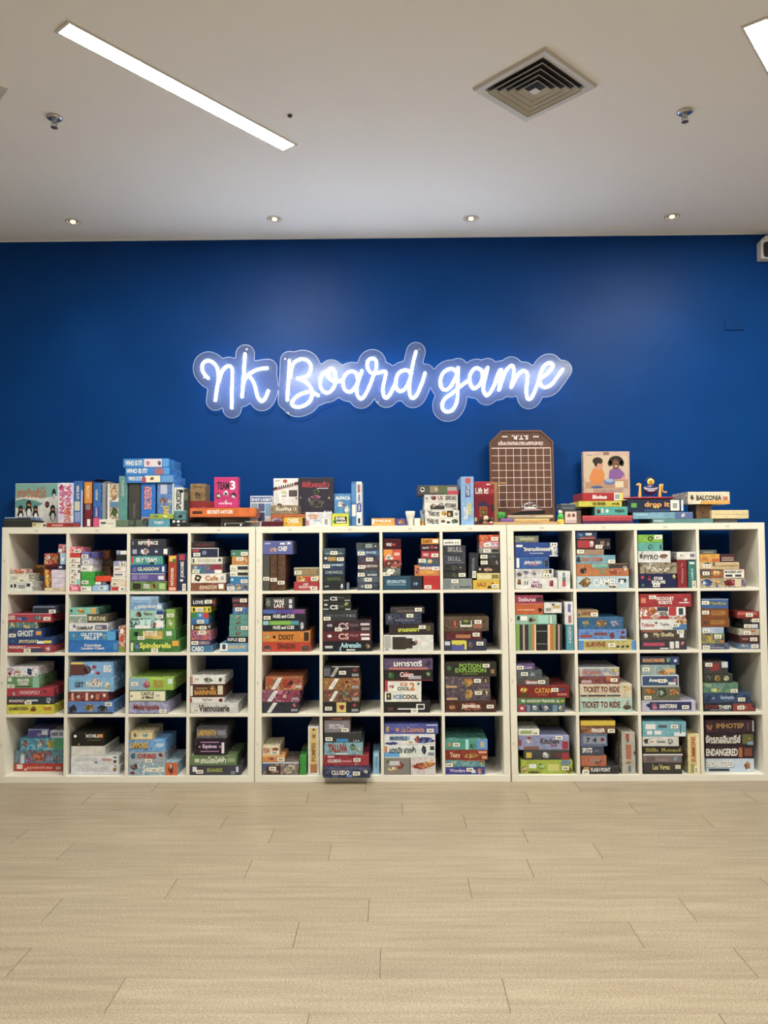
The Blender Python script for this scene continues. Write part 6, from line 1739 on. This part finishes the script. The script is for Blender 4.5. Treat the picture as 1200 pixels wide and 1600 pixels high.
# little bottle and orange toy fruit
P = T5(1085, 1355, .03); zz = shelf_top(P[0]) + .0005; k_ = 1 / 8.571 / 268
t = empty('toy_bottle', 'small yellow and green bottle with white cap on the shelf top', 'bottle', (P[0], .035, zz))
for nm, c, pr in (('bottle_body', 'f0b820', [(.018, 0), (.021, .004), (.021, .026), (.018, .029)]), ('bottle_middle', '3cb038', [(.018, .029), (.020, .033), (.019, .052), (.012, .062), (.010, .064)]), ('bottle_cap', 'f0ecd8', [(.011, .064), (.013, .066), (.013, .080), (.009, .083)])):
    bm = bmesh.new(); add_lathe(bm, pr, 20); shade_smooth(new_obj(nm, bm, mat(nm, alb(c), .3), t))
P = T5(975, 1320, .12); zz = shelf_top(P[0]) + .0005
P = T5(1012, 1310, .02)
zz = shelf_top(P[0]) + .0005
bm = bmesh.new(); bmesh.ops.create_icosphere(bm, subdivisions=3, radius=1)
for v in bm.verts: v.co = Vector((v.co.x * .016 * (1.12 if v.co.x > .8 else 1), v.co.y * .014, v.co.z * .0125 + .0125))
tag(shade_smooth(new_obj('toy_fruit', bm, mat('toy_orange', alb('e89820'), .35), None, (P[0] + .006, -.0 + .122, zz))), 'orange-yellow toy fruit between the boards and the little bottle', 'toy')

# octopus balancing toy on the dark blue box
Z8 = lambda x, y, Y: aty(980 + x / 13.333, 740 + y / 13.333, Y)
OY = .11
a, b = Z8(-95, 500, OY), Z8(1000, 520, OY); top = None
for o in COL.objects:
    if o.get('label') == 'dark blue box with rounded orange lettering':
        c = [q for q in o.children if q.name.startswith('carton')][0]; top = o.location.z + max(v.co.z for v in c.data.vertices)
cxx = (a[0] + b[0]) / 2; R_ = (b[0] - a[0]) / 2
t = empty('balancing_toy', 'red tray toy with purple octopus, sun face and yellow necks', 'toy', (cxx, OY, top + .0008))
bm = bmesh.new(); add_lathe(bm, [(R_ * .45, 0), (R_ * .8, .004), (R_, .011), (R_, .016), (R_ * .92, .014), (R_ * .5, .009), (.002, .008)], 40)
o = shade_smooth(new_obj('red_tray', bm, mat('toy_red', alb('d83c48'), .35), t)); o.scale = (1, .42, 1)
G = lambda x, y: (Z8(x, y, OY)[0] - cxx, Z8(x, y, OY)[2] - top - .0008)
m_yel = mat('toy_yellow', alb('f0b038'), .35); m_pur = mat('toy_purple', alb('2c2058'), .35); m_wht = mat('toy_white', alb('e0d0d8'), .4)
for pts in (((262, 480), (266, 400), (266, 300), (268, 225), (240, 215), (200, 240)), ((676, 480), (680, 400), (684, 300), (690, 235), (730, 228), (732, 290), (728, 350), (760, 385), (815, 385))):
    bm = bmesh.new(); add_tube(bm, [(G(x, y)[0], 0, G(x, y)[1]) for x, y in pts], .0078, 10, [1.25, 1.05, .8, 1.0, .9, .7][:len(pts)] if len(pts) == 6 else [1.3, 1.1, .85, .95, 1.0, .55, .5, .6, .75])
    shade_smooth(new_obj('giraffe_neck', bm, m_yel, t))
c = G(478, 330)
bm = bmesh.new(); bmesh.ops.create_icosphere(bm, subdivisions=3, radius=1)
for v in bm.verts: v.co = Vector((v.co.x * .042 + c[0], v.co.y * .022, v.co.z * .034 + c[1]))
shade_smooth(new_obj('octopus_body', bm, m_pur, t))
bm = bmesh.new()
for rr, zo in ((150, 300), (135, 330), (110, 360)):
    pts = []
    for k in range(11):
        an = math.pi * (.12 + .76 * k / 10)
        x, y = 478 - rr * math.cos(an), zo - 25 + rr * .32 * math.sin(an)
        q = G(x, y); pts.append((q[0], -.024 + .012 * abs(math.cos(an)), q[1]))
    add_tube(bm, pts, .0022, 6)
new_obj('octopus_arms', bm, m_wht, t)
c = G(480, 175)
bm = bmesh.new(); add_lathe(bm, [(.001, -.004), (.020, -.003), (.021, 0), (.020, .003), (.001, .004)], 28)
o = shade_smooth(new_obj('sun_disc', bm, mat('toy_sun', alb('f0d040'), .35), t, (c[0], -.008, c[1]))); o.rotation_euler = (math.pi / 2, 0, 0)
bm = bmesh.new(); add_lathe(bm, [(.001, 0), (.012, 0), (.010, .003), (.001, .003)], 24)
o = new_obj('sun_face', bm, mat('toy_amber', alb('c88c18'), .35), t, (c[0], -.0118, c[1])); o.rotation_euler = (math.pi / 2, 0, 0)
bm = bmesh.new()
pts = [(c[0] + .029 * math.cos(k * math.pi / 14), 0, c[1] + .029 * math.sin(k * math.pi / 14)) for k in range(15)]
add_tube(bm, pts, .0035, 8); add_tube(bm, [(c[0], 0, c[1] - .018), (c[0], 0, G(478, 330)[1])], .008, 8)
shade_smooth(new_obj('purple_hood', bm, m_pur, t))

# plain wooden things that only share the box builder
PLAIN = {'dark wooden cube with a round hole': ('wooden_cube', 'wooden block'), 'cream wooden-looking slab at the right end': ('wooden_block', 'wooden block'),
         'thin grey slab under the cream slab': ('grey_block', 'block'), 'long thin wooden board at the front of the brown board': ('wooden_board', 'board'),
         'thin beige board on the tan box': ('wooden_board', 'board'), 'small blank cream carton next to the white cup': ('small_carton', 'box'),
         'brown carton with a pink picture label': ('small_carton', 'box'), 'grey tray on the brown carton': ('plastic_tray', 'tray'),
         'clear blue tray lid on the charcoal box at far left': ('tray_lid', 'tray'), 'square brown box standing on the dark red box': ('small_carton', 'box')}
for o in list(COL.objects):
    if o.get('label') in PLAIN:
        o.name, o['category'] = PLAIN[o['label']]
        if 'group' in o: del o['group']
build_texts()
for f in FLAGS: print('FLAG', f)
